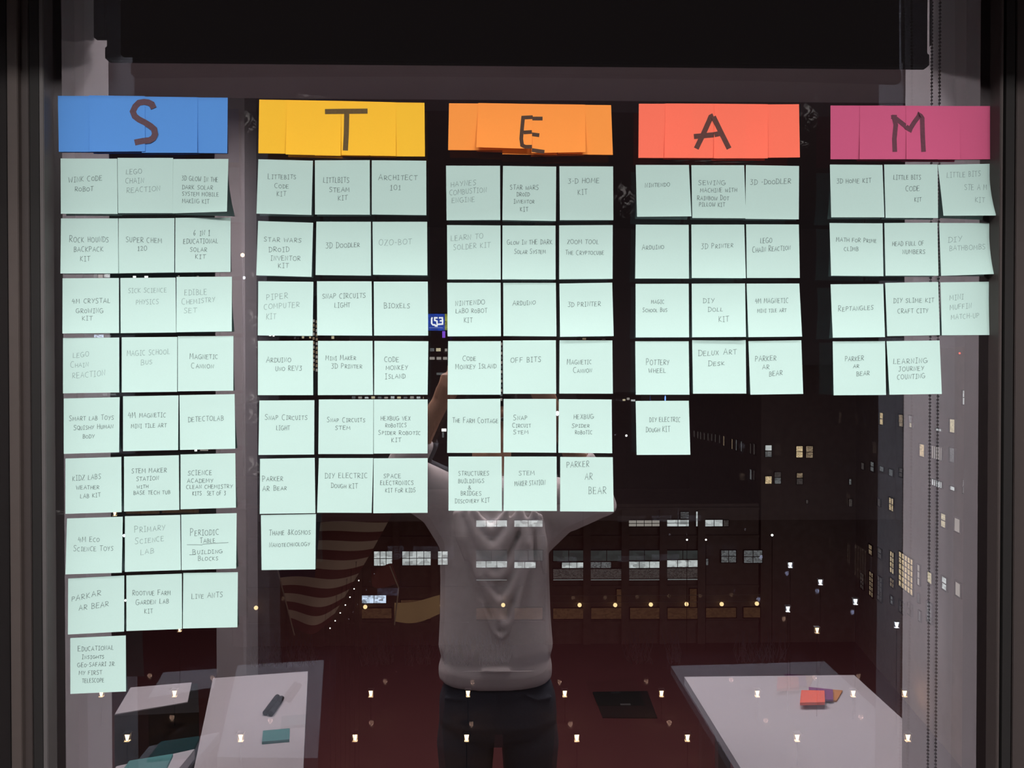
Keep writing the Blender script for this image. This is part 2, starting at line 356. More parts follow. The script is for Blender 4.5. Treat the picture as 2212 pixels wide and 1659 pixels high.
def make_note(corners, mat, lvl, lift, twist, label, group, texts=(), lines=(), faint=False, parts=(), strip_=.24):
    """corners TL TR BR BL in photo pixels on the glass; the gummed upper strip sticks, the rest curls off the pane"""
    TL, TR, BR, BL = corners
    def Pt(u, v, e=0.0):
        x = (TL[0] * (1 - u) + TR[0] * u) * (1 - v) + (BL[0] * (1 - u) + BR[0] * u) * v
        y = (TL[1] * (1 - u) + TR[1] * u) * (1 - v) + (BL[1] * (1 - u) + BR[1] * u) * v
        t = max(0, (v - strip_) / (1 - strip_)); L = (lift + twist * (u - .5) * 2)
        return up(x, y, -(lvl + e + max(.0001, L) * t ** 1.6))
    o_loc = Pt(.5, 0)
    o = empty_parent = None
    vs, fs = [], []; NU, NV = 6, 10
    for j in range(NV + 1):
        for i in range(NU + 1): vs.append(Pt(i / NU, j / NV) - o_loc)
    for j in range(NV):
        for i in range(NU):
            a = j * (NU + 1) + i; fs.append((a, a + NU + 1, a + NU + 2, a + 1))
    o = mesh('sticky_note', vs, fs, mat, None, True); o.location = o_loc
    tag(o, label, 'sticky note', group)
    cxm = (TL[0] + TR[0] + BR[0] + BL[0]) / 4; cym = (TL[1] + TR[1] + BR[1] + BL[1]) / 4
    ex = Vector(((TR[0] + BR[0] - TL[0] - BL[0]) / 2, (TR[1] + BR[1] - TL[1] - BL[1]) / 2))
    ey = Vector(((BL[0] + BR[0] - TL[0] - TR[0]) / 2, (BL[1] + BR[1] - TL[1] - TR[1]) / 2)); det = ex.x * ey.y - ex.y * ey.x
    def put(x, y):
        dx, dy = x - cxm, y - cym
        u = .5 + (dx * ey.y - dy * ey.x) / det; v = .5 + (ex.x * dy - ex.y * dx) / det
        t = max(0, (v - strip_) / (1 - strip_)); L = (lift + twist * (u - .5) * 2)
        return up(x, y, -(lvl + .00022 + max(.0001, L) * t ** 1.6)) - o_loc
    def child(nm, vs, fs, m, lab=None):
        c = mesh(nm, vs, fs, m); c.parent = o
        if lab: c['label'] = lab
    vs, fs = [], []
    for t in texts:
        for s in text_strokes(*t): ribbon(vs, fs, s, .95 if not faint else 1.0, put)
    for s in lines: ribbon(vs, fs, s, .9, put)
    if fs: child('handwriting', vs, fs, M['pencil_faint'] if faint else M['pencil'])
    for nm, strokes, w, m, lab in parts:
        vs, fs = [], []
        for s in strokes:
            d = []
            for i in range(len(s) - 1):
                for k in range(4): d.append((s[i][0] + (s[i + 1][0] - s[i][0]) * k / 4, s[i][1] + (s[i + 1][1] - s[i][1]) * k / 4))
            d.append(s[-1]); ribbon(vs, fs, d, w, put)
        child(nm, vs, fs, m, lab)
    return o

# ---- every note: crop origin and scale, corners TL TR BR BL, hint for the label, faint?, texts (string, x0, y0, x1, y1, cap height)
K = 4.1476
ND = [
('S', 1, (110, 330), [
 (((86,51),(594,53),(597,548),(89,546)), 'code robot', 0, [('WINK CoDE',158,268,466,245,46),('RoBoT',215,347,387,340,42)]),
 (((597,46),(1095,46),(1090,541),(601,541)), 'faint chain reaction', 1, [('LEGO',672,192,815,188,44),('CHAIN',668,275,838,270,46),('REACTION',678,360,985,342,46)]),
 (((1096,56),(1590,55),(1577,527),(1090,543)), 'glow in the dark', 0, [('3D GLOW IN THE',1172,247,1502,265,42),('DARK SOLAR',1176,326,1456,332,38),('SYSTEM MOBILE',1176,384,1508,394,36),('MAKING KIT',1178,450,1422,455,38)])]),
('S', 2, (110, 330), [
 (((90,588),(601,588),(604,1080),(85,1082)), 'backpack kit', 0, [('Rock hounds',165,803,523,800,62),('BACKPACK',205,886,475,884,44),('KIT',262,970,357,970,44)]),
 (((606,588),(1107,585),(1105,1072),(606,1080)), 'super chem', 0, [('SUPER CHEM',672,800,990,808,44),('120',777,878,862,878,42)]),
 (((1115,583),(1610,580),(1609,1068),(1113,1073)), 'educational solar kit', 0, [('6 iN 1',1276,742,1440,742,50),('EDUCATIONAL',1186,815,1505,810,42),('SOLAR',1246,886,1405,886,36),('KIT',1293,950,1392,950,40)])]),
('S', 3, (110, 330), [
 (((104,1125),(609,1122),(610,1615),(103,1619)), 'crystal growing kit', 0, [('4M CRYSTAL',190,1350,540,1345,42),('GRoWING',224,1436,468,1434,42),('KIT',280,1502,377,1502,40)]),
 (((622,1122),(1117,1118),(1122,1610),(625,1616)), 'faint science physics', 1, [('SICK SCIENCE',692,1255,1042,1250,40),('PHYSICS',762,1360,970,1355,42)]),
 (((1125,1112),(1622,1110),(1620,1600),(1125,1608)), 'edible chemistry set', 1, [('EDIBLE',1197,1275,1405,1272,50),('Chemistry',1172,1362,1475,1335,54),('SET',1190,1435,1312,1432,44)])]),
('S', 4, (110, 720), [
 (((108,42),(612,38),(612,530),(108,538)), 'faint chain reaction', 1, [('LEGO',197,222,343,205,44),('Chain',175,308,342,298,50),('REACTION',193,405,490,378,50)]),
 (((634,36),(1133,32),(1131,524),(634,530)), 'school bus', 1, [('MAGIC SCHOOL',683,202,1073,186,46),('Bus',805,285,915,275,50)]),
 (((1137,26),(1635,24),(1634,514),(1137,520)), 'magnetic cannon', 0, [('Magnetic',1243,230,1500,230,52),('Cannon',1258,314,1463,312,48)])]),
('S', 5, (110, 720), [
 (((115,584),(616,572),(611,1066),(115,1080)), 'human body', 0, [('Smart lab Toys',163,785,568,775,48),('Squishy Human',203,868,562,850,46),('BoDY',285,940,395,940,34)]),
 (((646,564),(1143,556),(1139,1046),(646,1056)), 'magnetic mini tile art', 0, [('4M magnetic',693,758,1033,750,50),('MINI TILE ART',720,850,1040,842,36)]),
 (((1152,554),(1646,545),(1652,1034),(1157,1045)), 'one word', 0, [('DETECTOLAB',1230,795,1553,778,44)])]),
('S', 6, (110, 720), [
 (((130,1122),(631,1107),(633,1602),(130,1618)), 'weather lab kit', 0, [('KIDZ LABS',193,1322,455,1305,44),('WEATHER',228,1400,438,1394,34),('LAB KIT',263,1480,450,1466,38)]),
 (((655,1104),(1146,1092),(1150,1582),(655,1597)), 'maker station', 0, [('STEM MAKER',722,1255,1043,1245,40),('STATION',765,1325,970,1312,36),('WITH',770,1390,877,1387,28),('BASE TECH TUB',740,1446,1075,1440,34)]),
 (((1161,1086),(1652,1074),(1658,1562),(1161,1577)), 'clean chemistry', 0, [('SCIENCE',1226,1272,1450,1268,42),('ACADEMY',1220,1338,1460,1338,36),('CLEAN CHEMISTRY',1212,1393,1632,1388,34),('KITS . SET OF 3',1268,1453,1572,1450,36)])]),
('S', 7, (110, 1105), [
 (((144,62),(644,46),(635,548),(130,563)), 'science toys', 0, [('4M Eco',245,275,435,268,44),('Science Toys',202,355,565,350,50)]),
 (((663,42),(1158,30),(1165,524),(662,541)), 'primary science lab', 1, [('Primary',748,192,1030,165,62),('Science',752,293,1020,262,54),('LAB',803,390,930,372,46)]),
 (((1167,28),(1664,14),(1660,510),(1171,525)), 'periodic table', 0, [('Periodic',1248,218,1508,208,64),('Table',1335,285,1478,275,48),('Building',1268,384,1538,372,44),('Blocks',1318,440,1505,436,42)])]),
('S', 8, (110, 1105), [
 (((154,600),(657,573),(656,1075),(152,1102)), 'AR bear', 0, [('pARKAR',185,808,457,748,50),('AR BEAR',250,890,525,848,46)]),
 (((676,572),(1173,556),(1175,1052),(676,1071)), 'garden lab kit', 0, [('Rootvue Farm',730,752,1070,748,50),('Garden Lab',760,836,1060,822,48),('KIT',838,912,918,910,40)]),
 (((1186,550),(1675,543),(1671,1037),(1182,1048)), 'live ants', 0, [('Live ANTS',1260,782,1548,766,48)])]),
('S', 9, (110, 1105), [
 (((173,1133),(671,1110),(673,1612),(174,1634)), 'my first telescope', 0, [('Educational',242,1253,568,1236,50),('Insights',277,1320,482,1316,38),('GEo-SAFARI JR.',238,1394,598,1380,38),('MY FIRST',252,1463,462,1460,36),('TELESCOPE',280,1534,480,1530,38)])]),
('T', 1, (540, 330), [
 (((75,58),(564,71),(551,557),(58,545)), 'code kit', 0, [('Littebits',160,235,418,235,50),('Code',220,315,352,318,44),('KIT',240,388,328,388,42)]),
 (((582,68),(1073,66),(1074,555),(582,553)), 'steam kit', 0, [('LITTLBITS',657,268,893,268,46),('STEAM',710,352,890,352,42),('KIT',790,428,877,422,42)]),
 (((1091,67),(1579,71),(1580,559),(1091,553)), 'architect', 0, [('Architect',1150,245,1505,244,56),('101',1255,338,1367,330,46)])]),
('T', 2, (540, 330), [
 (((73,611),(566,627),(552,1112),(56,1098)), 'inventor kit', 0, [('STAR WARS',125,795,467,804,38),('DRoID',170,887,360,887,42),('INVENTOR',185,965,458,968,42),('KIT',252,1032,352,1032,42)]),
 (((595,617),(1083,618),(1084,1101),(587,1095)), 'doodler', 0, [('3D Doodler',677,855,990,843,50)]),
 (((1098,618),(1587,618),(1589,1098),(1102,1092)), 'faint bot', 1, [('OZO-BOT',1155,832,1458,820,52)])]),
('T', 3, (540, 330), [
 (((74,1151),(568,1156),(561,1641),(70,1636)), 'computer kit', 1, [('PIPER',147,1322,347,1302,50),('COMPUTER',125,1405,450,1382,46),('KIT',147,1492,238,1490,52)]),
 (((600,1151),(1090,1152),(1094,1638),(602,1636)), 'circuits light', 0, [('SNAP CIRCUITS',648,1308,1042,1298,42),('LIGHT',757,1388,903,1385,44)]),
 (((1109,1154),(1593,1154),(1596,1638),(1112,1638)), 'one word', 0, [('Bioxels',1200,1394,1438,1392,54)])]),
('T', 4, (540, 720), [
 (((71,68),(565,66),(566,554),(71,554)), 'two short lines', 0, [('Arduino',145,262,367,256,52),('Uno REV3',228,338,470,332,44)]),
 (((609,68),(1098,68),(1103,552),(608,554)), 'mini 3D printer', 0, [('Mini Maker',678,242,955,238,46),('3D Printer',727,316,1010,314,44)]),
 (((1114,68),(1598,71),(1591,550),(1112,552)), 'code monkey', 0, [('CODE',1205,258,1340,255,44),('MONKEY',1218,330,1420,326,40),('Island',1210,408,1396,404,50)])]),
('T', 5, (540, 720), [
 (((84,602),(577,599),(575,1086),(76,1090)), 'circuits light', 0, [('Snap Circuits',133,775,518,775,48),('LIGHT',235,868,360,866,42)]),
 (((617,593),(1106,592),(1105,1082),(612,1082)), 'circuits stem', 0, [('Snap Circuits',690,796,1037,795,44),('STEM',763,864,898,864,34)]),
 (((1109,592),(1592,592),(1591,1076),(1109,1078)), 'spider robotic kit', 0, [('HEXBUG VEX',1172,780,1443,780,38),('RoBoTICS',1213,843,1407,841,36),('Spider Robotic',1150,908,1532,908,40),('KIT',1268,977,1360,973,38)])]),
('T', 6, (540, 720), [
 (((90,1124),(580,1116),(586,1611),(87,1618)), 'AR bear', 0, [('Parker',110,1330,302,1322,54),('AR Bear',112,1415,335,1405,44)]),
 (((617,1118),(1105,1118),(1090,1609),(601,1607)), 'electric dough kit', 0, [('DIY ELECTRIC',672,1297,1057,1297,44),('Dough KIT',727,1384,970,1392,44)]),
 (((1109,1120),(1592,1118),(1591,1608),(1104,1612)), 'space electronics', 0, [('SPACE',1197,1298,1358,1298,38),('ELECTRONICS',1167,1360,1470,1356,38),('KIT FoR KIDS',1213,1427,1488,1423,38)])]),
('T', 7, (540, 720), [
 (((98,1628),(591,1619),(586,2115),(104,2121)), 'nanotechnology', 0, [('Thame &Kosmos',170,1812,548,1800,50),('Nanotechnology',173,1918,540,1904,44)])]),
('E', 1, (950, 340), [
 (((56,74),(540,75),(542,561),(61,563)), 'combustion engine', 1, [('HAYNES',100,266,332,244,46),('COMBUSTION',88,340,425,310,46),('ENGINE',107,410,320,395,44)]),
 (((566,76),(1043,82),(1040,570),(561,562)), 'inventor kit', 0, [('STAR wARS',630,290,890,290,42),('DRoID',690,348,808,348,34),('Inventor',662,413,853,413,40),('KIT',720,484,797,482,40)]),
 (((1072,79),(1553,81),(1555,562),(1076,562)), '3D home kit', 0, [('3-D HOME',1148,235,1436,228,44),('KIT',1238,337,1327,332,48)])]),
('E', 2, (950, 340), [
 (((65,606),(544,610),(546,1094),(68,1093)), 'solder kit', 1, [('LEARN TO',100,750,388,725,48),('SOLDER KIT',122,830,458,805,48)]),
 (((562,610),(1037,611),(1038,1094),(560,1092)), 'dark solar system', 0, [('Glow In THE DARK',603,782,1013,778,42),('Solar System',667,865,945,862,44)]),
 (((1070,609),(1550,606),(1548,1088),(1070,1092)), 'two short lines', 0, [('ZOOM TOOL',1142,776,1432,776,40),('The Cryptocube',1126,873,1475,873,44)])]),
('E', 3, (950, 340), [
 (((66,1123),(545,1123),(548,1601),(70,1603)), 'robot kit', 0, [('NINTENDO',140,1330,403,1315,42),('LABO RoBOT',142,1397,430,1390,40),('KIT',218,1480,297,1478,44)]),
 (((568,1124),(1040,1124),(1046,1604),(570,1600)), 'one word', 0, [('Arduino',652,1332,858,1316,48)]),
 (((1072,1130),(1545,1122),(1558,1601),(1078,1607)), '3D printer', 0, [('3D PRINTER',1147,1340,1447,1332,42)])]),
('E', 4, (950, 720), [
 (((75,70),(547,70),(547,550),(70,550)), 'code monkey', 0, [('Code',205,247,330,245,46),('Monkey Island',142,322,510,312,48)]),
 (((566,64),(1040,62),(1043,542),(568,542)), 'off bits', 0, [('OFF BITS',635,266,915,252,46)]),
 (((1073,62),(1546,64),(1551,541),(1071,540)), 'magnetic cannon', 0, [('Magnetic',1140,280,1365,276,50),('Cannon',1197,354,1367,350,46)])]),
('E', 5, (950, 720), [
 (((70,590),(543,586),(546,1071),(66,1071)), 'farm cottage', 0, [('The Farm Cottage',113,803,527,803,48)]),
 (((572,588),(1042,588),(1044,1070),(569,1067)), 'circuit stem', 0, [('Snap',658,780,790,772,46),('Circuit',650,844,820,843,40),('Stem',657,904,790,902,40)]),
 (((1067,590),(1540,593),(1545,1075),(1062,1070)), 'spider robotic', 0, [('HEXBUG',1200,768,1377,766,40),('Spider',1182,846,1347,844,38),('RoBoTIC',1213,905,1370,903,34)])]),
('E', 6, (950, 720), [
 (((79,1104),(555,1104),(557,1591),(78,1589)), 'buildings and bridges', 0, [('STRUCTURES',167,1276,447,1274,40),('BUILDINGS',165,1342,403,1340,36),('&',252,1400,287,1400,34),('BRIDGES',188,1453,378,1453,38),('Discovery KIT',137,1523,452,1515,42)]),
 (((577,1104),(1047,1104),(1049,1592),(571,1590)), 'maker station', 0, [('STEM',707,1272,847,1270,38),('MAKER STATION',672,1370,950,1356,44)]),
 (((1079,1107),(1550,1110),(1558,1598),(1078,1595)), 'AR bear, stepped', 0, [('PARKER',1137,1205,1345,1195,54),('AR',1300,1310,1375,1313,60),('BEAR',1332,1440,1500,1436,62)])]),
('A', 1, (1350, 340), [
 (((97,67),(573,68),(595,528),(108,532)), 'one word', 0, [('Nintendo',180,270,402,260,44)]),
 (((595,70),(1068,70),(1084,546),(603,543)), 'sewing machine', 0, [('SEWING',657,246,900,246,40),('MACHINE wITH',675,314,1008,310,38),('Rainbow Dot',648,382,935,384,44),('PILLOW KIT',665,438,900,443,36)]),
 (((1084,69),(1560,77),(1558,555),(1079,551)), 'doodler', 0, [('3D -DooDLER',1122,245,1493,233,46)])]),
('A', 2, (1350, 340), [
 (((97,602),(571,604),(574,1086),(92,1085)), 'one word', 0, [('Arduino',153,828,350,820,46)]),
 (((595,602),(1069,602),(1083,1082),(599,1080)), '3D printer', 0, [('3D Printer',682,823,975,805,46)]),
 (((1086,600),(1558,601),(1567,1080),(1092,1080)), 'chain reaction', 0, [('LEGO',1213,768,1318,765,46),('Chain Reaction',1142,852,1487,828,52)])]),
('A', 3, (1350, 340), [
 (((95,1133),(571,1132),(575,1612),(96,1613)), 'school bus', 0, [('MAGIC',237,1312,355,1312,34),('School Bus',158,1387,382,1383,38)]),
 (((598,1131),(1076,1129),(1084,1608),(602,1611)), 'doll kit', 0, [('DIY',700,1305,810,1305,40),('Doll',745,1382,885,1380,44),('KIT',840,1475,936,1472,50)]),
 (((1090,1131),(1562,1130),(1587,1605),(1106,1610)), 'magnetic mini tile art', 0, [('4M MAGNETIC',1168,1308,1467,1302,42),('MINI TILE ART',1188,1392,1450,1385,32)])]),
('A', 4, (1350, 720), [
 (((92,71),(571,71),(578,550),(97,550)), 'pottery wheel', 0, [('Pottery',190,287,402,283,60),('WHEEL',213,355,373,353,38)]),
 (((602,60),(1082,60),(1087,540),(610,541)), 'art desk', 0, [('Delux Art',657,205,1005,187,54),('Desk',747,292,900,285,44)]),
 (((1106,70),(1580,62),(1597,543),(1124,550)), 'AR bear, stepped', 0, [('PARKER',1167,252,1362,242,46),('AR',1232,323,1300,320,40),('BEAR',1292,387,1417,375,42)])]),
('A', 5, (1350, 720), [
 (((96,606),(572,604),(586,1088),(105,1090)), 'electric dough kit', 0, [('DIY ELECTRIC',220,793,500,793,40),('Dough KIT',188,887,410,883,48)])]),
('M', 1, (1770, 340), [
 (((94,64),(565,67),(582,537),(106,537)), '3D home kit', 0, [('3D HoME KIT',155,233,470,228,40)]),
 (((580,64),(1059,64),(1063,543),(593,541)), 'code kit', 0, [('LITTLE BITS',663,200,915,197,40),('CODE',773,302,903,298,46),('KIT',852,398,918,396,40)]),
 (((1061,66),(1534,57),(1582,521),(1112,523)), 'tilted, faint steam kit', 1, [('LITTLE BITS',1142,184,1450,168,48),('STE A M',1300,290,1500,292,50),('KIT',1395,402,1488,402,44)])]),
('M', 2, (1770, 340), [
 (((91,588),(566,591),(574,1064),(105,1060)), 'math climb', 0, [('MATH FoR Prime',152,755,515,765,38),('CLIMB',222,838,355,840,36)]),
 (((582,588),(1057,585),(1067,1060),(592,1060)), 'full of numbers', 0, [('HEAD FULL OF',653,795,942,787,40),('NUMBERS',745,865,955,863,38)]),
 (((1073,588),(1557,588),(1586,1045),(1090,1061)), 'faint bathbombs', 1, [('DIY',1155,765,1285,750,46),('BATHBOMBS',1165,837,1492,822,44)])]),
('M', 3, (1770, 340), [
 (((100,1137),(572,1134),(588,1610),(120,1615)), 'one word', 0, [('Reptangles',168,1382,490,1362,52)]),
 (((589,1124),(1064,1116),(1080,1592),(608,1602)), 'slime kit', 0, [('DIY SLIME KIT',665,1303,1033,1298,40),('CRAFT CITY',702,1397,980,1393,40)]),
 (((1084,1120),(1567,1113),(1576,1591),(1097,1594)), 'faint mini muffin', 1, [('MINI',1167,1283,1307,1268,48),('MUFFIN',1170,1368,1370,1348,44),('MATCH-UP',1180,1455,1437,1435,44)])]),
('M', 4, (1770, 600), [
 (((119,570),(588,568),(598,1050),(128,1053)), 'AR bear, stepped', 0, [('PARKER',230,750,402,740,42),('AR',303,810,362,807,32),('BEAR',333,882,457,870,38)]),
 (((602,568),(1077,562),(1097,1041),(628,1048)), 'learning counting', 0, [('LEARNING',662,773,967,763,46),('JOURNEY',710,838,942,830,40),('COUNTING',697,912,945,900,42)])]),
]
HC = dict(S='blue', T='yellow', E='orange', A='coral', M='magenta')
ROWN = ['', 'top row', 'row two', 'row three', 'row four', 'row five', 'row six', 'row seven', 'row eight', 'row nine']
LIFT = {('S', 1, 2): (.011, .006), ('M', 1, 2): (.012, .004), ('M', 2, 2): (.007, .005), ('A', 1, 0): (.010, .002), ('M', 3, 0): (.006, 0),
        ('T', 1, 0): (.007, -.001), ('T', 2, 0): (.005, 0), ('S', 7, 0): (.005, 0), ('E', 1, 1): (.005, 0), ('A', 3, 2): (.006, 0)}
for colm, row, org, items in ND:
    for i, (cor, hint, faint, texts) in enumerate(items):
        cv = lambda p: (org[0] + p[0] / K, org[1] + p[1] / K)
        where = ('left', 'middle', 'right')[i] + ' note' if len(items) == 3 else ('left', 'right')[i] + ' note' if len(items) == 2 else 'single note'
        lab = 'mint sticky note "%s" under the %s %s header, %s, %s' % (hint, HC[colm], colm, ROWN[row], where.replace(' note', ''))
        lift, tw = LIFT.get((colm, row, i), (random.uniform(.0015, .0055) * (1.3 if row < 4 else .8), random.uniform(-.0009, .0009)))
        tx = [(t, *cv((a, b)), *cv((c, d)), h / K) for t, a, b, c, d, h in texts]
        ln = []
        if hint == 'periodic table':
            ln = [[cv((1218, 298)), cv((1290, 297)), cv((1358, 300))], [cv((1358, 292)), cv((1590, 277))], [cv((1240, 388)), cv((1300, 385))]]
        make_note([cv(p) for p in cor], M['mint'], .00035, lift, tw, lab, 'mint notes below the %s header' % HC[colm], tx, ln, faint)

# ---- the five header strips: overlapping coloured notes, the marker letter written across them
SL = [(332,234),(328,225),(320,221),(311,220),(300,222),(292,230),(287,241),(291,251),(300,258),(312,264),(325,272),(333,279),(335,290),(331,298),(323,303),(312,304)]
SR = [(312,304),(300,306),(291,308)]
HD = [
('S', 'blue', [
  ((125,207),(247,207.5),(247,328),(127,328), .4, .002, [], 'at the left end'),
  ((371,210),(492,211),(491,331),(371,330), .4, .0015, [], 'at the right end'),
  ((306,208.5),(427,210),(426,330),(306,330), 1.0, .004, [], 'right of the middle seam'),
  ((192,206),(313,207.5),(313.5,327),(193,327.5), 1.6, .0045, [('marker_letter', [SL, SR], 13)], 'bearing the marker S')]),
('T', 'yellow', [
  ((560,215),(677,217),(676,333),(558,331), .4, .0005, [], 'at the left end'),
  ((680,218),(797,220),(797,337),(680,337), .4, .001, [], 'hidden behind the marker T'),
  ((800,220.5),(917,222),(918,338),(800,337.5), .8, .0005, [], 'at the right end'),
  ((620,216),(737,218),(736,336.5),(617,333.5), 1.6, .0055, [('marker_letter', [[(702,241),(740,240.5)]], 11)], 'left of the middle seam'),
  ((737,218),(855,221),(855,337),(737,335), 1.3, .003, [('marker_letter', [[(737,240.5),(794,240)], [(749,246),(748,290),(746,325)]], 11)], 'bearing the marker T')]),
('E', 'orange', [
  ((970,223),(1086,224),(1086,325),(968,324), .4, .001, [], 'at the left end'),
  ((1085,224),(1202,226),(1203,335),(1085,333), .4, .001, [], 'hidden low behind the letter'),
  ((1205,226),(1320,227),(1324,334.5),(1205,333), .7, .001, [], 'at the right end'),
  ((1033,222.5),(1150,224.5),(1149,321.5),(1029,318), 1.2, .010, [('marker_letter', [[(1151,253),(1130,254),(1128,275),(1126,300),(1128,314),(1135,317),(1149,317)], [(1131,286),(1149,285)]], 8)], 'curled, bearing the left half of the E'),
  ((1150,224.5),(1264,226),(1265,328.5),(1148,330.5), 1.4, .008, [('marker_letter', [[(1150,256),(1172,256)], [(1149,290),(1165,292)], [(1149,324),(1176,328)]], 8)], 'curled, bearing the right half of the E')]),
('A', 'coral', [
  ((1380,224),(1496,224),(1495,341.5),(1379,341), .4, .001, [], 'at the left end'),
  ((1611,226),(1726,225),(1728,340),(1611,341), .4, .001, [], 'at the right end'),
  ((1437,223.5),(1553,224),(1553,341.5),(1435,341), .9, .003, [('marker_letter', [[(1541,250),(1536,252),(1519,290),(1504,321)], [(1499,295),(1543,291)]], 11)], 'bearing the left leg of the A'),
  ((1543,224),(1659,225),(1658.5,342),(1542,342), 1.6, .0048, [('marker_letter', [[(1541,252),(1557,285),(1575,321)], [(1543,291),(1561,287)]], 11)], 'bearing the right leg of the A')]),
('M', 'magenta', [
  ((1794,228),(1911,228),(1911,344),(1794,344), .4, .001, [], 'at the left end'),
  ((2026,229),(2141,229),(2143,344),(2026,345), .4, .001, [], 'at the right end'),
  ((1857,228),(1973,228.5),(1973,344),(1857,344), 1.0, .004, [('marker_letter', [[(1926,254),(1931,252),(1935,270),(1932,300),(1933,328)], [(1931,253),(1957,273)]], 10)], 'bearing the left stem of the M'),
  ((1957,228.5),(2073,229),(2074,344.5),(1958,344), 1.6, .0055, [('marker_letter', [[(1957,273),(1965,280),(1975,264),(1987,248),(1992,255),(1993,290),(1995,328)]], 10)], 'bearing the right half of the M')]),
]
for L, cname, its in HD:
    for a, b, c, d, lvl, lift, parts, lab in its:
        prt = [(n, s, w, M['ink' + L], 'black marker stroke of the letter ' + L) for n, s, w in parts]
        make_note([a, b, c, d], M[cname], lvl * .001, lift, 0, '%s sticky note of the %s header strip, %s' % (cname, L, lab),
                  'overlapping %s notes of the %s header' % (cname, L), parts=prt)


# ------------------------------------------------------------------ the room seen mirrored in the glass
def slab(name, pts, z0, z1, mat, parent=None, bev=.0015):
    bm = bmesh.new(); prism(bm, pts, z0, z1); return frombm(name, bm, mat, parent)
TZ = .75
def table(name, quad, label, z=TZ, legs=True):
    c = sum((Vector((p.x, p.y, 0)) for p in quad), Vector()) / 4
    t = empty(name, (c.x, c.y, 0), label=label, cat='table')
    slab('tabletop', [(p.x, p.y) for p in quad], z - .028, z, M['table'], t)
    ins = [c + (Vector((p.x, p.y, 0)) - c) * .70 for p in quad]
    for p in ins:
        bm = bmesh.new(); bbox(bm, (p.x - .02, p.y - .02, 0), (p.x + .02, p.y + .02, z - .028)); frombm('leg', bm, M['metal'], t)
    bm = bmesh.new()
    for a, b in zip(ins, ins[1:] + ins[:1]):
        tube(bm, [(a.x, a.y, z - .05), (b.x, b.y, z - .05)], .018, 8)
    frombm('underframe', bm, M['metal'], t)
    return t
def ground_line(p, q, s):     # continue the edge p->q to distance s from the glass
    k = (-s - p.y) / (q.y - p.y); return p + (q - p) * k
a, b = mz(1478, 1462, TZ), mz(1845, 1458, TZ); c_, d_ = mz(1600, 1659, TZ), mz(1985, 1585, TZ)
rt = [a, b, ground_line(b, d_, .52), ground_line(a, c_, .52)]
table('white_table', rt, 'white rectangular table reflected at lower right, coloured note pads on it')
a, b = mz(460, 1465, TZ), mz(665, 1450, TZ); c_, d_ = mz(438, 1570, TZ), mz(655, 1659, TZ)
lt = [a, b, ground_line(b, d_, 1.02), ground_line(a, c_, 1.02)]
table('white_table', lt, 'white table reflected at lower left, with a teal pad and marker pens on it')
a, b = mz(252, 1655, TZ - .002), mz(430, 1618, TZ - .002)
far = lt[3]; b.x -= .012; side = [Vector((a.x, a.y, 0)), Vector((b.x, b.y, 0)), Vector((b.x - .005, b.y + .45, 0)), Vector((a.x + .03, a.y + .45, 0))]
table('side_table', side, 'low white side table in front of the black cabinet', TZ - .002)
def pad(quad, mat, th, label, z):
    c = sum(quad, Vector()) / 4; o = empty('note_pad', (c.x, c.y, z), label=label, cat='note pad')
    slab('sheet_block', [(p.x, p.y) for p in quad], z, z + th * .9, mat, o)
    slab('top_sheet', [(p.x, p.y) for p in quad], z + th * .92, z + th, mat, o)
q = lambda zz, *pp: [mz(x, y, zz) for x, y in pp]
M['purple'] = paper('purple_paper', (0.24, 0.07, 0.22)); M['ochre'] = paper('ochre_paper', (0.60, 0.25, 0.07)); M['teal'] = paper('teal_paper', (0.10, 0.28, 0.28))
pad(q(TZ + .006, (1768, 1487), (1820, 1491), (1807, 1513), (1764, 1511)), M['ochre'], .006, 'orange note pad, lowest and rightmost of three on the right table', TZ)
pad(q(TZ + .013, (1747, 1484), (1799, 1489), (1800, 1511), (1752, 1510)), M['purple'], .007, 'purple note pad between coral and orange pads on the right table', TZ + .0061)
pad(q(TZ + .023, (1731, 1490), (1781, 1491), (1782, 1516), (1728, 1517)), M['coral'], .009, 'coral note pad on top of the purple one on the right table', TZ + .0132)
pad(q(TZ + .004, (568, 1581), (626, 1576), (625, 1600), (566, 1605)), M['teal'], .008, 'teal note pad on the left white table, below the marker pens', TZ)
sp = [side[0] * .55 + side[1] * .45, side[0] * .25 + side[1] * .75]
pad([sp[0] + Vector((-.05, .03, 0)), sp[1] + Vector((0, .02, 0)), sp[1] + Vector((.02, .14, 0)), sp[0] + Vector((-.04, .14, 0))], M['teal'], .008, 'teal note pad on the low side table by the black cabinet', TZ - .002)
for k, (u, v, lab) in enumerate((((573, 1540), (600, 1504), 'black marker pen on the left table, the nearer of the pair'), ((585, 1542), (609, 1507), 'black marker pen on the left table, touching its twin'))):
    p, r_ = mz(*u, TZ + .009), mz(*v, TZ + .009); o = empty('marker_pen', (p + r_) / 2, label=lab, cat='marker pen', group='marker pens on the left table')
    bm = bmesh.new(); tube(bm, [p, p.lerp(r_, .62)], .0085, 12); frombm('barrel', bm, M['black'], o)
    bm = bmesh.new(); tube(bm, [p.lerp(r_, .63), p.lerp(r_, .97), r_], [.0088, .0085, .006], 12); frombm('cap', bm, M['black'], o)
CZ = .80
cb = q(CZ, (247, 1538), (276, 1481), (427, 1468), (430, 1530)); ct = q(CZ, (248, 1536), (282, 1479), (414, 1468), (405, 1510))
cc = sum(cb, Vector()) / 4
cab = empty('black_cabinet', (cc.x, cc.y, 0), label='black cabinet with a pale top reflected beside the left table', cat='cabinet')
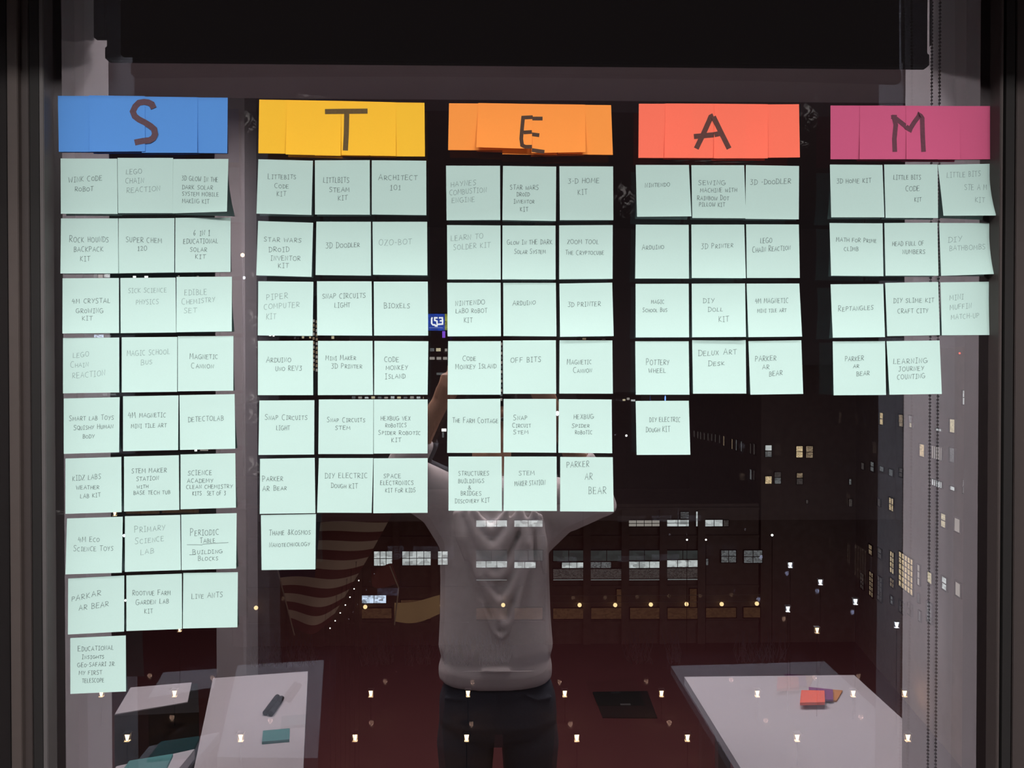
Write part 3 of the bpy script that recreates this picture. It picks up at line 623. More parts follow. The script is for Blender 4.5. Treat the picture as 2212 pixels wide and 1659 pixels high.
slab('body', [(p.x, p.y) for p in cb], 0.04, CZ - .012, M['black'], cab); slab('top_panel', [(p.x, p.y) for p in ct], CZ - .012, CZ - .009, M['table'], cab)
slab('plinth', [((p * .95 + cc * .05).x, (p * .95 + cc * .05).y) for p in cb], 0, .04, M['black'], cab)
# floor box hatch in the carpet
hb = q(.004, (1280, 1495), (1398, 1493), (1420, 1551), (1302, 1550))
hc = sum(hb, Vector()) / 4; fb = empty('floor_box', (hc.x, hc.y, 0), label='square black floor box cover set in the red carpet', cat='floor box')
slab('cover', [(p.x, p.y) for p in hb], .0005, .006, M['black'], fb)
bm = bmesh.new(); bbox(bm, (hc.x - .025, hc.y + .0, .0062), (hc.x + .03, hc.y + .02, .0075)); frombm('cable_flap', bm, M['metal'], fb)

# ------------------------------------------------------------------ the photographer
PB = 1.345
person = empty('person', (0, -PB, 0), label='person in grey draped sweater and dark jeans raising a phone, reflected', cat='person')
def remeshed(name, bm, mat, voxel, smooth=6, fac=.5):
    me = bpy.data.meshes.new(name); bm.to_mesh(me); bm.free(); o = link(name, me, mat, None)
    r = o.modifiers.new('r', 'REMESH'); r.mode = 'VOXEL'; r.voxel_size = voxel; r.use_smooth_shade = True
    s = o.modifiers.new('s', 'SMOOTH'); s.factor = fac; s.iterations = smooth
    dg = bpy.context.evaluated_depsgraph_get(); ev = o.evaluated_get(dg); m2 = bpy.data.meshes.new_from_object(ev)
    o.modifiers.clear(); o.data = m2; m2.name = name
    for p in m2.polygons: p.use_smooth = True
    if not len(m2.materials): m2.materials.append(mat)
    o.parent = person; o.matrix_parent_inverse = Matrix.Translation(person.location).inverted()
    return o
def P(px, py, s=PB): return mp(px, py, s)
def loft(bm, rings, n=28):
    rr = []
    for c, rx, ry in rings:
        rr.append([bm.verts.new((c.x + rx * math.copysign(abs(math.cos(k * 2 * math.pi / n)) ** .85, math.cos(k * 2 * math.pi / n)), c.y + ry * math.copysign(abs(math.sin(k * 2 * math.pi / n)) ** .85, math.sin(k * 2 * math.pi / n)), c.z)) for k in range(n)])
    for a, b in zip(rr, rr[1:]):
        for k in range(n): bm.faces.new((a[k], a[(k + 1) % n], b[(k + 1) % n], b[k]))
    bm.faces.new(rr[0][::-1]); bm.faces.new(rr[-1]); bmesh.ops.recalc_face_normals(bm, faces=bm.faces[:])
px2m = 2.5 / F
ELB = {-1: P(868, 1012, 1.27), 1: P(1292, 1075, 1.27)}       # elbows (mirrored left / right)
SHO = {-1: P(968, 1088, 1.36), 1: P(1170, 1088, 1.36)}
WRI = {-1: P(952, 868, 1.215), 1: P(1196, 895, 1.215)}
PH0, PH1 = P(984, 790, 1.17), P(1152, 846, 1.17)
# skin: head, neck, forearms and hands in one surface
bm = bmesh.new()
HC_ = P(1062, 912, 1.40)
ball(bm, HC_ + Vector((0, -.012, .03)), .1, .76, .95, 1.0, 3); ball(bm, HC_ + Vector((0, .012, -.045)), .075, .80, .88, .95, 3)
ball(bm, HC_ + Vector((0, .055, -.095)), .028, 1.1, .9, .8)                                # chin
tube(bm, [HC_ + Vector((0, .085, .02)), HC_ + Vector((0, .104, -.022))], [.009, .015], 10)   # nose
ball(bm, HC_ + Vector((0, .083, -.058)), .020, 1.15, .5, .30)                              # lips
ball(bm, HC_ + Vector((0, .083, -.068)), .018, 1.05, .5, .30)
for s in (-1, 1):
    ball(bm, HC_ + Vector((s * .079, -.005, -.012)), .03, .3, .62, 1.05)                    # ears
    ball(bm, HC_ + Vector((s * .034, .072, .030)), .024, 1.0, .35, .35)                      # brow
tube(bm, [HC_ + Vector((0, -.02, -.07)), HC_ + Vector((0, -.035, -.19)), P(1070, 1070, 1.39)], [.062, .060, .085], 18)
loft(bm, [(P(1070, 1075, PB + .02), .14, .08), (P(1070, 1250, PB + .01), .14, .095), (P(1073, 1480), .14, .09), (P(1075, 1560), .145, .09)])
for s in (-1, 1):
    e, w, sh = ELB[s], WRI[s], SHO[s]
    tube(bm, [sh, sh.lerp(e, .5), e, e.lerp(w, .3), e.lerp(w, .75), w], [.052, .046, .040, .042, .029, .026], 14)
    edge = Vector((PH0.x if s < 0 else PH1.x, 0, 0))
    palm = Vector((edge.x + s * .016, -1.185, (PH0.z + PH1.z) / 2 - .02))
    tube(bm, [w, w.lerp(palm, .5), palm, palm + Vector((0, 0, .035))], [.027, .032, .034, .026], 12, .75)
    for k in range(4):                        # fingers curl behind the phone and round its top edge
        z = PH0.z - .004 - k * .0165; ln = (.062, .070, .066, .052)[k]
        k0 = palm + Vector((s * .004, .010 * 0, 0)); k0.z = z
        tube(bm, [k0, k0 + Vector((-s * .010, -.012, 0)), Vector((edge.x - s * ln * .45, -1.184, z - .002)), Vector((edge.x - s * ln, -1.1805, z - .006))], [.0098, .0092, .0085, .0068], 10)
    tb = palm + Vector((0, .006, -.02))
    tube(bm, [tb, tb + Vector((-s * .006, .020, .012)), Vector((edge.x - s * .014, -1.1545, PH1.z + .020)), Vector((edge.x - s * .030, -1.154, PH1.z + .034))], [.014, .012, .010, .008], 10)
remeshed('body', bm, M['skin'], .0048, 3)
for s in (-1, 1):
    bm = bmesh.new(); ec = HC_ + Vector((s * .033, .0715, .012)); ball(bm, ec, .0120, 1, .8, .62, 2); ey_ = frombm('eye', bm, M['eye'], person, True)
    bm = bmesh.new(); ball(bm, ec + Vector((0, .0075, 0)), .0052, 1, .6, 1, 2); ir = frombm('iris', bm, M['iris'], None, True); ir.parent = ey_
# hair cap
bm = bmesh.new(); ball(bm, HC_ + Vector((0, -.026, .042)), .108, .80, .96, .98, 3)
for k in range(9):
    a = math.radians(-70 + k * 17.5); tube(bm, [HC_ + Vector((.02 * math.sin(a), .04, .13)), HC_ + Vector((.075 * math.sin(a), .075 * math.cos(a), .085))], [.02, .012], 8)
ball(bm, HC_ + Vector((0, .03, .085)), .075, .95, .95, .62, 2)
remeshed('hair', bm, M['hair'], .007, 3)
# grey sweater: body, raised sleeves, cowl drapes, bloused hem
bm = bmesh.new()
hw = lambda a: a * px2m
loft(bm, [(P(1070, 1465), hw(114), .105), (P(1070, 1455), hw(123), .118), (P(1070, 1435), hw(123), .122), (P(1071, 1415), hw(118), .116), (P(1071, 1392), hw(124), .122),
          (P(1070, 1330), hw(120), .118), (P(1069, 1250), hw(118), .118), (P(1068, 1190), hw(118), .120), (P(1070, 1130), hw(128), .118), (P(1070, 1080), hw(118), .105), (P(1070, 1050), hw(90), .085), (P(1070, 1032), hw(50), .06)])
for s in (-1, 1):
    e, sh, w = ELB[s], SHO[s], WRI[s]
    tube(bm, [Vector((sh.x * .6, sh.y, sh.z - .02)), sh, sh.lerp(e, .5) + Vector((0, 0, -.012)), e + Vector((0, 0, -.002)), e.lerp(w, .25), e.lerp(w, .44), e.lerp(w, .48)], [.08, .088, .080, .064, .054, .049, .044], 18)
    tube(bm, [sh + Vector((-s * .03, 0, -.13)), sh.lerp(e, .45) + Vector((0, 0, -.055))], [.05, .035], 14)
    for j in range(3):   # creases fanning from the armpit
        a0 = sh + Vector((s * (-.035 + .012 * j), .085, .03)); tube(bm, [a0, a0 + Vector((-s * .012, .022, -.09)), a0 + Vector((-s * (.03 - .01 * j), .018, -.20))], [.008, .011, .006], 8)
front = lambda px, py: P(px, py, PB - .126)
def drape(px, half, y0, y1, r):
    pts = []
    for i in range(15):
        t = -1 + 2 * i / 14; pts.append(front(px + half * t * (1 - .10 * (1 - abs(t))), y1 - (y1 - y0) * abs(t) ** 1.7))
    tube(bm, pts, [r * (.45 + .55 * (1 - abs(-1 + 2 * i / 14) ** 2)) for i in range(15)], 10)
drape(1060, 38, 1098, 1146, .018); drape(1063, 62, 1100, 1188, .026); drape(1070, 85, 1102, 1246, .018); drape(1080, 74, 1130, 1300, .016); drape(1092, 54, 1190, 1352, .013); drape(1082, 40, 1300, 1376, .010)
for x0, y0_, x1, y1_, r in ((985, 1105, 1010, 1210, .012), (1012, 1180, 1060, 1300, .010), (1128, 1110, 1150, 1230, .010), (1165, 1110, 1178, 1240, .010), (975, 1449, 1165, 1450, .003)):
    tube(bm, [front(x0, y0_), front((x0 + x1) / 2, (y0_ + y1_) / 2) + Vector((0, .004, 0)), front(x1, y1_)], [r * 1.0, r * 1.7, r * .9], 8)
remeshed('sweater', bm, M['sweater'], .0055, 3)
# jeans
bm = bmesh.new()
loft(bm, [(P(1076, 1592), hw(70), .075), (P(1076, 1572), hw(122), .10), (P(1076, 1545), hw(128), .112), (P(1075, 1500), hw(126), .106), (P(1075, 1468), hw(116), .098)])
for s, tx, kx in ((-1, 1006, 1003), (1, 1145, 1148)):
    top = P(tx, 1548); top.y = -PB; kn = P(kx, 1800); an = Vector((kn.x + s * .01, -PB - .01, .09))
    tube(bm, [top, P(tx, 1600), P(tx, 1660), kn, kn.lerp(an, .4), an], [.080, .088, .081, .060, .056, .046], 20)
tube(bm, [P(1072, 1500, PB - .104), P(1072, 1580, PB - .11)], .004, 6)
for s in (-1, 1): tube(bm, [P(1075 + s * 60, 1500, PB - .098), P(1075 + s * 85, 1512, PB - .09), P(1075 + s * 118, 1506, PB - .06)], .004, 6)
remeshed('jeans', bm, M['denim'], .006, 3)
for s, kx in ((-1, 1008), (1, 1144)):
    kn = P(kx, 1800); x = kn.x + s * .01
    bm = bmesh.new(); tube(bm, [(x, -PB - .06, .055), (x, -PB, .060), (x + s * .01, -PB + .10, .045), (x + s * .015, -PB + .17, .035)], [.045, .052, .046, .030], 14, .8)
    bbox(bm, (x - .045, -PB - .10, 0), (x + .05, -PB + .20, .022), .01); frombm('shoe', bm, M['shoe'], person, True)
ph = empty('phone', ((PH0.x + PH1.x) / 2, -1.17, (PH0.z + PH1.z) / 2), label='black phone held sideways in both hands of the reflected person', cat='phone')
box('case', (PH0.x, -1.176, PH1.z), (PH1.x, -1.167, PH0.z), M['phone'], ph, .003)
bm = bmesh.new(); tube(bm, [(PH0.x + .015, -1.1668, PH0.z - .014), (PH0.x + .015, -1.1655, PH0.z - .014)], .006, 16); frombm('lens', bm, M['metal'], ph)
box('screen', (PH0.x + .005, -1.1765, PH1.z + .004), (PH1.x - .005, -1.1761, PH0.z - .004), M['phone'], ph)


# ------------------------------------------------------------------ the city outside, at night
ORD = ('first', 'second', 'third', 'fourth', 'fifth', 'sixth', 'seventh', 'eighth', 'ninth', 'tenth', 'eleventh')
GZ = -44.7
tag(mesh('ground', [(-400, 20, GZ), (400, 20, GZ), (400, 1500, GZ), (-400, 1500, GZ)], [(0, 1, 2, 3)], M['concrete']), kind='structure')
E = {}
def em(key, col, st_, var=.0, scale=1.0):
    if key not in E: E[key] = emat('lit_' + key, col, st_, var, scale)
    return E[key]
em('office', (.86, .90, .87), .92, .4, .22); em('warm', (1.0, .74, .42), .95, .45, .8); em('dimwarm', (1.0, .72, .45), .34, .5, .8)
em('dim', (.75, .78, .78), .22, .5, .8); em('faint', (.8, .68, .62), .09, .5, 1.0); em('blind', (.55, .66, .62), .075, .25, .15)
em('blue', (.70, .82, 1.0), 1.3, .6, .3); em('cream', (1.0, .85, .55), .85, .3, .8); em('orange', (1.0, .5, .2), .8); em('wall_glow', (.75, .38, .18), .085, .3, .5)
em('globe', (1.0, .68, .32), 2.2); em('lampw', (.75, .85, 1.0), 9); em('lampy', (1.0, .66, .36), 7); em('bluelight', (.15, .3, 1.0), 4); em('red', (1, .1, .05), 2)
em('yellow', (1, .92, .35), 2.2); em('violet', (.35, .12, 1.0), 1.0); em('white', (1, .97, .9), 3); em('soft', (.9, .8, .7), .5); em('sill_glow', (.7, .75, .72), .35)

def window(parent, a, b, x0, y0, x1, y1, e, nx=1, ny=1, dep=.12, fr=.10):
    """a lit window in the wall through ground points a, b: frame with bars, and the glowing pane behind it"""
    n = Vector((b[1] - a[1], -(b[0] - a[0]), 0)).normalized()
    if n.dot(Vector((a[0], a[1], 0)) - CAM.xy.to_3d()) > 0: n = -n
    p0, p1 = uw((x0), (y0 + y1) / 2, a, b, dep), uw((x1), (y0 + y1) / 2, a, b, dep)
    zt_, zb_ = uw((x0 + x1) / 2, y0, a, b, dep).z, uw((x0 + x1) / 2, y1, a, b, dep).z
    p0.z = p1.z = 0; L = (p1 - p0).length; t = (p1 - p0) / L; o = Vector((p0.x, p0.y, zb_)); h = zt_ - zb_
    ax = Matrix((t, n, Vector((0, 0, 1)))).transposed()
    def bx_(bm, u0, u1, w0, w1, d0, d1):
        q_ = bmesh.ops.create_cube(bm, size=1.0)['verts']
        for v in q_:
            c = v.co; v.co = o + ax @ Vector((u0 + (c.x + .5) * (u1 - u0), d0 + (c.y + .5) * (d1 - d0), w0 + (c.z + .5) * (w1 - w0)))
    fr = min(fr, L * .08, h * .08); bm = bmesh.new()
    bx_(bm, -fr, 0, -fr, h + fr, -dep, .08); bx_(bm, L, L + fr, -fr, h + fr, -dep, .08); bx_(bm, 0, L, h, h + fr, -dep, .08); bx_(bm, 0, L, -fr, 0, -dep, .10)
    for i in range(1, nx): bx_(bm, L * i / nx - fr * .5, L * i / nx + fr * .5, 0, h, -dep, .03)
    for j in range(1, ny): bx_(bm, 0, L, h * j / ny - fr * .5, h * j / ny + fr * .5, -dep, .03)
    w = frombm('window', bm, M['mullion'], parent)
    g = mesh('pane', [o - n * .06, o + t * L - n * .06, o + t * L - n * .06 + Vector((0, 0, h)), o - n * .06 + Vector((0, 0, h))], [(0, 1, 2, 3)], E[e])
    g.parent = w
    return w
def bldg(name, foot, ztop, mat, label):
    c = sum((Vector((*p, 0)) for p in foot), Vector()) / len(foot); o = empty(name, (c.x, c.y, GZ), label=label, cat='building')
    slab('walls', foot, GZ, ztop, mat, o); ins = [((Vector(p) * .985 + c.xy * .015)) for p in foot]
    slab('parapet', [tuple(p) for p in foot], ztop, ztop + .5, mat, o); return o
gx = lambda px, D: up(px, 800, D).x
# low office block across the way
D1 = 141.0; A1, B1 = (gx(500, D1), D1), (gx(1640, D1), D1)
off = bldg('office_building', [A1, B1, (B1[0], 160), (A1[0], 160)], uw(1100, 1096, A1, B1).z, M['brick'], 'long low office block across the way with bays of lit windows')
for i in range(13):
    px = 1103 + (i - 7) * 82.4; x0 = gx(px - 8, D1); x1 = gx(px + 8, D1)
    box('pilaster', (x0, D1 - .55, GZ), (x1, D1, uw(px, 1100, A1, B1).z), M['brick'], off, .05)
for z_, nm in ((1100, 'cornice'), (1160, 'string_course'), (1268, 'string_course'), (1345, 'plinth')):
    z = uw(1100, z_, A1, B1).z; box(nm, (A1[0], D1 - .35, z - .2), (B1[0], D1, z + .2), M['brick'], off)
for x0, y0, x1, y1, e, nx, ny in (
    (1028, 1124, 1095, 1138, 'office', 3, 1), (1110, 1124, 1172, 1138, 'office', 2, 1), (1358, 1124, 1425, 1137, 'soft', 4, 2), (1441, 1123, 1488, 1137, 'office', 2, 2), (1470, 1106, 1488, 1120, 'dim', 1, 5),
    (1503.5, 1105, 1508, 1137, 'office', 1, 2), (1523, 1123, 1562, 1137, 'office', 2, 1), (1562, 1124, 1574, 1137, 'faint', 1, 1),
    (808, 1191, 847, 1222, 'office', 3, 2), (869, 1191, 931, 1221, 'office', 4, 2), (943, 1191, 967, 1220, 'office', 2, 2), (1027, 1212, 1096, 1226, 'office', 3, 1), (1110, 1214, 1157, 1227, 'office', 2, 1),
    (1027, 1189, 1096, 1210, 'blind', 2, 1), (1110, 1189, 1172, 1211, 'blind', 2, 1),
    (1195, 1189, 1262, 1212, 'blind', 2, 1), (1214, 1215, 1262, 1227, 'office', 3, 1), (1276, 1189, 1345, 1212, 'blind', 2, 1), (1276, 1214, 1320, 1227, 'dim', 2, 1), (1359, 1189, 1425, 1210, 'blind', 2, 1),
    (1359, 1213, 1425, 1227, 'office', 3, 1), (1441, 1189, 1509, 1208, 'blind', 2, 1), (1441, 1210, 1509, 1225, 'office', 3, 1), (1524, 1207, 1530, 1221, 'dim', 1, 1), (1558, 1189, 1590, 1215, 'dim', 2, 2), (1607, 1189, 1646.5, 1216, 'dim', 2, 2),
    (1195, 1251, 1262, 1253.5, 'sill_glow', 1, 1), (1276, 1251, 1345, 1253.5, 'sill_glow', 1, 1), (1359, 1251, 1427, 1253.5, 'sill_glow', 1, 1), (1442, 1250, 1509, 1253, 'sill_glow', 1, 1), (1027, 1252, 1096, 1254, 'sill_glow', 1, 1),  # bright sill lines, their light put in as emission, not panes
    (1195, 1229, 1262, 1250, 'faint', 1, 1), (1276, 1229, 1345, 1250, 'faint', 1, 1), (1359, 1229, 1426, 1250, 'faint', 1, 1), (1441, 1227, 1509, 1249, 'faint', 1, 1),
    (782, 1286, 834, 1303, 'blue', 2, 1),
    (1195, 1314, 1262, 1337, 'wall_glow', 1, 1), (1277, 1313, 1345, 1337, 'wall_glow', 1, 1), (1361, 1313, 1427, 1337, 'wall_glow', 1, 1), (1442, 1313, 1509, 1337, 'wall_glow', 1, 1), (1525, 1313, 1590, 1334, 'wall_glow', 1, 1), (1606, 1312, 1642, 1334, 'wall_glow', 1, 1),  # warm wall patches below the globes, lamp light put in as emission
    (1332, 1273, 1345, 1312, 'wall_glow', 1, 1), (1490, 1272, 1505, 1312, 'wall_glow', 1, 1), (1027, 1313, 1096, 1338, 'wall_glow', 1, 1), (1110, 1313, 1172, 1338, 'wall_glow', 1, 1), (780, 1314, 846, 1336, 'wall_glow', 1, 1), (866, 1296, 930, 1338, 'wall_glow', 1, 1)):
    window(off, A1, B1, x0, y0, x1, y1, e, nx, ny, .3)
for y in (1284, 1299):
    z = uw(1300, y, A1, B1).z; bm = bmesh.new(); tube(bm, [(gx(1190, D1), D1 - .8, z), (gx(1640, D1), D1 - .8, z)], .06, 6); frombm('canopy_cable', bm, M['pole'], off)
gl = None
for i, (px, py) in enumerate(((553, 1313), (711, 1312), (789, 1311), (946, 1308), (1087, 1307), (1252, 1307), (1329, 1307), (1406, 1306), (1483, 1305), (1559, 1305), (1635, 1304))):
    p = up(px, py, D1 - 1.2); o = empty('globe_lamp', p, label='warm round globe lamp on the office front, %s from the left' % ORD[i], cat='lamp', group='globe lamps along the office front')
    bm = bmesh.new(); ball(bm, p, .36, 1, 1, 1, 2); frombm('globe', bm, E['globe'], o, True)
    bm = bmesh.new(); tube(bm, [p + Vector((0, 0, .4)), p + Vector((0, 1.2, .6))], .05, 6); frombm('bracket', bm, M['pole'], o)
# brick warehouse behind, receding to the left, and the factory wing coming forward on the right
PA, PB_ = (gx(1645, D1), D1), (gx(1850, D1), D1); PC = (gx(1490, 262), 262.0); PD = (gx(2175, 84), 84.0)
ware = bldg('warehouse', [PC, PA, PB_, (PB_[0] + 40, D1), (PB_[0] + 40, 262)], 3.0, M['brick'], 'dark brick warehouse with few lit windows, receding behind the office block')
for x0, y0, x1, y1, e in ((1498, 930, 1501, 944, 'faint'), (1506, 932, 1509, 947, 'faint'), (1512, 933, 1515, 949, 'faint'), (1520, 935, 1523, 950, 'faint'), (1528, 936, 1531, 952, 'faint'), (1536, 937, 1539, 953, 'faint'), (1544, 938, 1547, 955, 'faint'),
    (1553, 940, 1556, 957, 'faint'), (1562, 942, 1565, 963, 'dimwarm'), (1580, 948, 1583, 970, 'dimwarm'), (1589, 950, 1592, 973, 'dim'), (1600, 953, 1603, 975, 'dim'), (1619.5, 958, 1623, 980, 'faint'), (1627, 959, 1631, 982, 'faint'), (1619.5, 1014, 1624, 1036, 'dim'), (1627, 1016, 1630, 1037, 'faint')):
    window(ware, PC, PA, x0, y0, x1, y1, e, 1, 1, .2)
for x0, y0, x1, y1, e in ((1653, 962, 1667, 974, 'office'), (1653, 974, 1667, 987, 'dim'), (1720, 964, 1734, 988, 'warm'), (1741, 964, 1756, 989, 'dimwarm'), (1653, 1029, 1667, 1045, 'warm'), (1673, 1032, 1687, 1045, 'dim'), (1673, 1020, 1687, 1031, 'faint'),
    (1721, 1022, 1734, 1033, 'dimwarm'), (1721, 1033, 1734, 1046, 'faint'), (1834, 1035, 1839, 1047, 'dim'), (1834, 1078, 1841, 1094, 'faint'), (1741, 1080, 1746, 1088, 'faint')):
    window(ware, PA, (PA[0] + 30, D1), x0, y0, x1, y1, e, 1, 2 if y1 - y0 > 18 else 1, .2)
wing = bldg('factory_building', [PB_, PD, (PD[0] + 60, PD[1]), (PB_[0] + 60, PB_[1] - 1.5)], 4.6, M['brick'], 'tall dark factory wing at right with scattered lit windows')
for t in ((1860, 1000, 1867, 1014, 'faint', 1, 1), (1880, 998, 1888, 1018, 'dim', 1, 2), (1900, 1008, 1909, 1018, 'dim', 1, 1), (1920, 1014, 1929, 1028, 'dim', 1, 1), (1942, 1012, 1950, 1030, 'faint', 1, 2),
    (1900, 892, 1908, 917, 'warm', 1, 2), (1941, 896, 1951, 921, 'dimwarm', 1, 1), (1942, 913, 1951, 921, 'cream', 1, 1), (1963, 898, 1970, 923, 'dim', 1, 1), (1964, 914, 1972, 923, 'cream', 1, 1), (1920, 1076, 1930, 1103, 'warm', 2, 2), (1895, 1078, 1902, 1093, 'faint', 1, 1),
    (1876, 1177, 1884, 1198, 'dimwarm', 1, 2), (1896, 1185, 1904, 1206, 'faint', 1, 2), (1922, 1192, 1931, 1238, 'warm', 2, 4), (1941, 1200, 1972, 1276, 'warm', 5, 6), (1858, 1238, 1866, 1272, 'faint', 2, 4), (1877, 1236, 1886, 1288, 'dimwarm', 2, 5), (1895, 1246, 1905, 1298, 'faint', 2, 5),
    (1922, 1250, 1931, 1268, 'dimwarm', 2, 2), (1923, 1288, 1929, 1305, 'dim', 1, 2), (1942, 1299, 1953, 1324, 'faint', 2, 2), (1961, 1304, 1970, 1328, 'faint', 2, 2),
    (1986, 960, 1997, 986, 'warm', 1, 1), (2012, 965, 2035, 992, 'soft', 5, 1), (2051, 968, 2062, 998, 'dim', 1, 1), (2012, 1038, 2035, 1051, 'office', 5, 1), (2052, 1051, 2063, 1059, 'office', 1, 1), (2080, 1038, 2092, 1067, 'office', 1, 2), (2110, 1064, 2121, 1074, 'office', 1, 1), (2110, 1054, 2121, 1063, 'dim', 1, 1),
    (2079, 844, 2091, 874, 'office', 2, 2), (2051, 906, 2063, 934, 'cream', 1, 1), (2021, 926, 2034, 931, 'office', 2, 1), (2032, 1110, 2043, 1139, 'cream', 1, 2), (2061, 1120, 2074, 1149, 'soft', 1, 1), (2126, 1125, 2150, 1155, 'warm', 2, 2), (2003, 1236, 2013, 1260, 'cream', 1, 1), (2034, 1247, 2045, 1274, 'office', 1, 2),
    (2063, 1259, 2075, 1288, 'soft', 1, 1), (2126, 1273, 2140, 1289, 'cream', 1, 1), (2126, 1343, 2140, 1370, 'soft', 2, 2), (1981, 1220, 1987, 1264, 'soft', 1, 3), (1982, 1282, 1986, 1302, 'dim', 1, 1), (2002, 1302, 2013, 1345, 'dim', 2, 4), (1984, 1320, 1989, 1342, 'dim', 1, 1), (2126, 767, 2138, 772, 'orange', 1, 1)):
    window(wing, PB_, PD, *t, .15)
p = uw(2073, 763, PB_, PD, .15); o = empty('beacon_light', p, label='tiny red beacon light high on the factory wing', cat='lamp'); bm = bmesh.new(); ball(bm, p, .12); frombm('bulb', bm, E['red'], o)

# lamps on the plaza below: two ranks of warm lanterns on a square grid, and white street lamps
def lantern(px, py, D, key, lab, grp, r=.30):
    p = up(px, py, D); o = empty('street_lamp', (p.x, p.y, GZ), label=lab, cat='lamp', group=grp)
    bm = bmesh.new(); tube(bm, [(p.x, p.y, GZ), (p.x, p.y, p.z - r * 1.7)], .05, 6); frombm('post', bm, M['mullion'], o)
    bm = bmesh.new()
    for k in range(4):
        a = math.pi / 4 + k * math.pi / 2; tube(bm, [p + Vector((r * 1.1 * math.cos(a), r * 1.1 * math.sin(a), -r * 1.5)), p + Vector((r * 1.4 * math.cos(a), r * 1.4 * math.sin(a), r * 1.5))], .02, 4)
    bbox(bm, p + Vector((-r * 1.4, -r * 1.4, r * 1.5)), p + Vector((r * 1.4, r * 1.4, r * 1.8))); bbox(bm, p + Vector((-r, -r, -r * 1.8)), p + Vector((r, r, -r * 1.5))); frombm('lantern_frame', bm, M['pole'], o)
    bm = bmesh.new(); tube(bm, [p + Vector((0, 0, -r * 1.3)), p + Vector((0, 0, r * 1.1))], [r * .45, r * .95], 8); frombm('lamp_glass', bm, E[key], o)
    l = bpy.data.lights.new('lantern_glow', 'POINT'); l.energy = 900 if key == 'lampy' else 1500; l.color = (1, .66, .38) if key == 'lampy' else (.8, .88, 1); l.shadow_soft_size = r
    lo = bpy.data.objects.new('lantern_glow', l); lo.location = p; COL.objects.link(lo); lo.parent = o; lo.matrix_parent_inverse = Matrix.Translation(o.location).inverted()
for k, px in enumerate((275, 520, 767, 1008, 1246, 1485, 1722, 1961, 2088)): lantern(px, 1592, 96, 'lampy', 'warm square lantern in the nearer rank on the plaza below, %s from the left' % ORD[k], 'nearer rank of plaza lanterns')
for k, px in enumerate((219, 377, 801, 1011, 1220, 1429, 1636, 1843, 1954)): lantern(px, 1497, 109, 'lampy', 'warm square lantern in the farther rank on the plaza below, %s from the left' % ORD[k], 'farther rank of plaza lanterns')
for px, py, D, key, lab in ((1707, 1220, 120, 'lampw', 'white street lamp, highest of the group before the warehouse'), (1772, 1257, 116, 'lampw', 'white street lamp, right of the highest one'), (1702, 1315, 112, 'lampw', 'white street lamp low beside the end of the office block'),
    (1848, 1299, 110, 'lampw', 'white street lamp in front of the factory wing'), (1937, 1349, 104, 'lampw', 'white street lamp farthest right, below the factory windows'), (1765, 1361, 110, 'lampy', 'warm street lamp alone below the white ones'), (388, 1358, 120, 'lampy', 'warm lamp just below the blue column of notes'),
    (248, 1108, 118, 'lampy', 'warm lamp behind the blue column of notes, sixth row')):
    lantern(px, py, D, key, lab, None, .26)
# small far lights
def spot(px, py, D, r, key, lab, sz=1.0, name='far_light'):
    p = up(px, py, D); o = empty(name, p, label=lab, cat='light'); bm = bmesh.new(); ball(bm, p, r, 1, 1, sz, 1); frombm('bulb', bm, E[key], o)
    bm = bmesh.new(); tube(bm, [(p.x, p.y, GZ), p - Vector((0, 0, r * sz))], r * .25, 5); frombm('stem', bm, M['mullion'], o)
for a in ((524, 551, 300, .75, 'lampy', 'cream far light between the blue and yellow columns, upper'), (527, 600, 315, .55, 'lampw', 'white far light between the blue and yellow columns, lower'), (1204, 893, 300, .9, 'lampw', 'white far light in the slit left of the orange column right stack'),
          (1353, 941, 300, .45, 'white', 'small yellow far light between orange and coral columns'), (1668, 1156, 135, .22, 'white', 'small white light above the office windows'), (821, 1122, 150, .22, 'lampw', 'tiny white light below the yellow column'), (904, 1180, 150, .2, 'white', 'tiny white light left of the person'),
          (1484, 1166, 137, .18, 'white', 'tiny light on the office roof edge, left of a pair'), (1525, 1166, 137, .18, 'white', 'tiny light on the office roof edge, right of a pair'), (268, 1157, 150, .28, 'lampw', 'white light in the slit between left blue-column notes'), (271, 1297, 146, .25, 'white', 'white light in the lower slit of the blue column')):
    spot(*a)
spot(1437, 861, 400, .35, 'bluelight', 'blue vertical light strip above the lone coral-column note', 4.5)

# distant towers glimpsed in the gaps
def tower(px0, px1, D, ytop, mat, label, wins, key_def='dim'):
    a, b = (gx(px0, D), D), (gx(px1, D), D); t = bldg('tower', [a, b, (b[0], D + 40), (a[0], D + 40)], up(px0, ytop, D).z, mat, label)
    for w_ in wins:
        window(t, a, b, w_[0], w_[1], w_[2], w_[3], w_[4] if len(w_) > 4 else key_def, 1, 1, .5, .3)
    return t
tower(560, 735, 620, 640, M['brick'], 'distant tower seen in the slit of the yellow column', [(675 + 7 * i, 690 + 9.5 * j + 2 * i, 679.5 + 7 * i, 696 + 9.5 * j + 2 * i, 'dimwarm' if (i + j) % 3 else 'soft') for i in range(2) for j in range(12)] +
      [(581, 722, 586, 726, 'white'), (589, 723, 593, 727, 'white'), (652, 726, 657, 731, 'cream'), (668, 727, 672, 731, 'warm'), (716, 726, 722, 732, 'cream')])
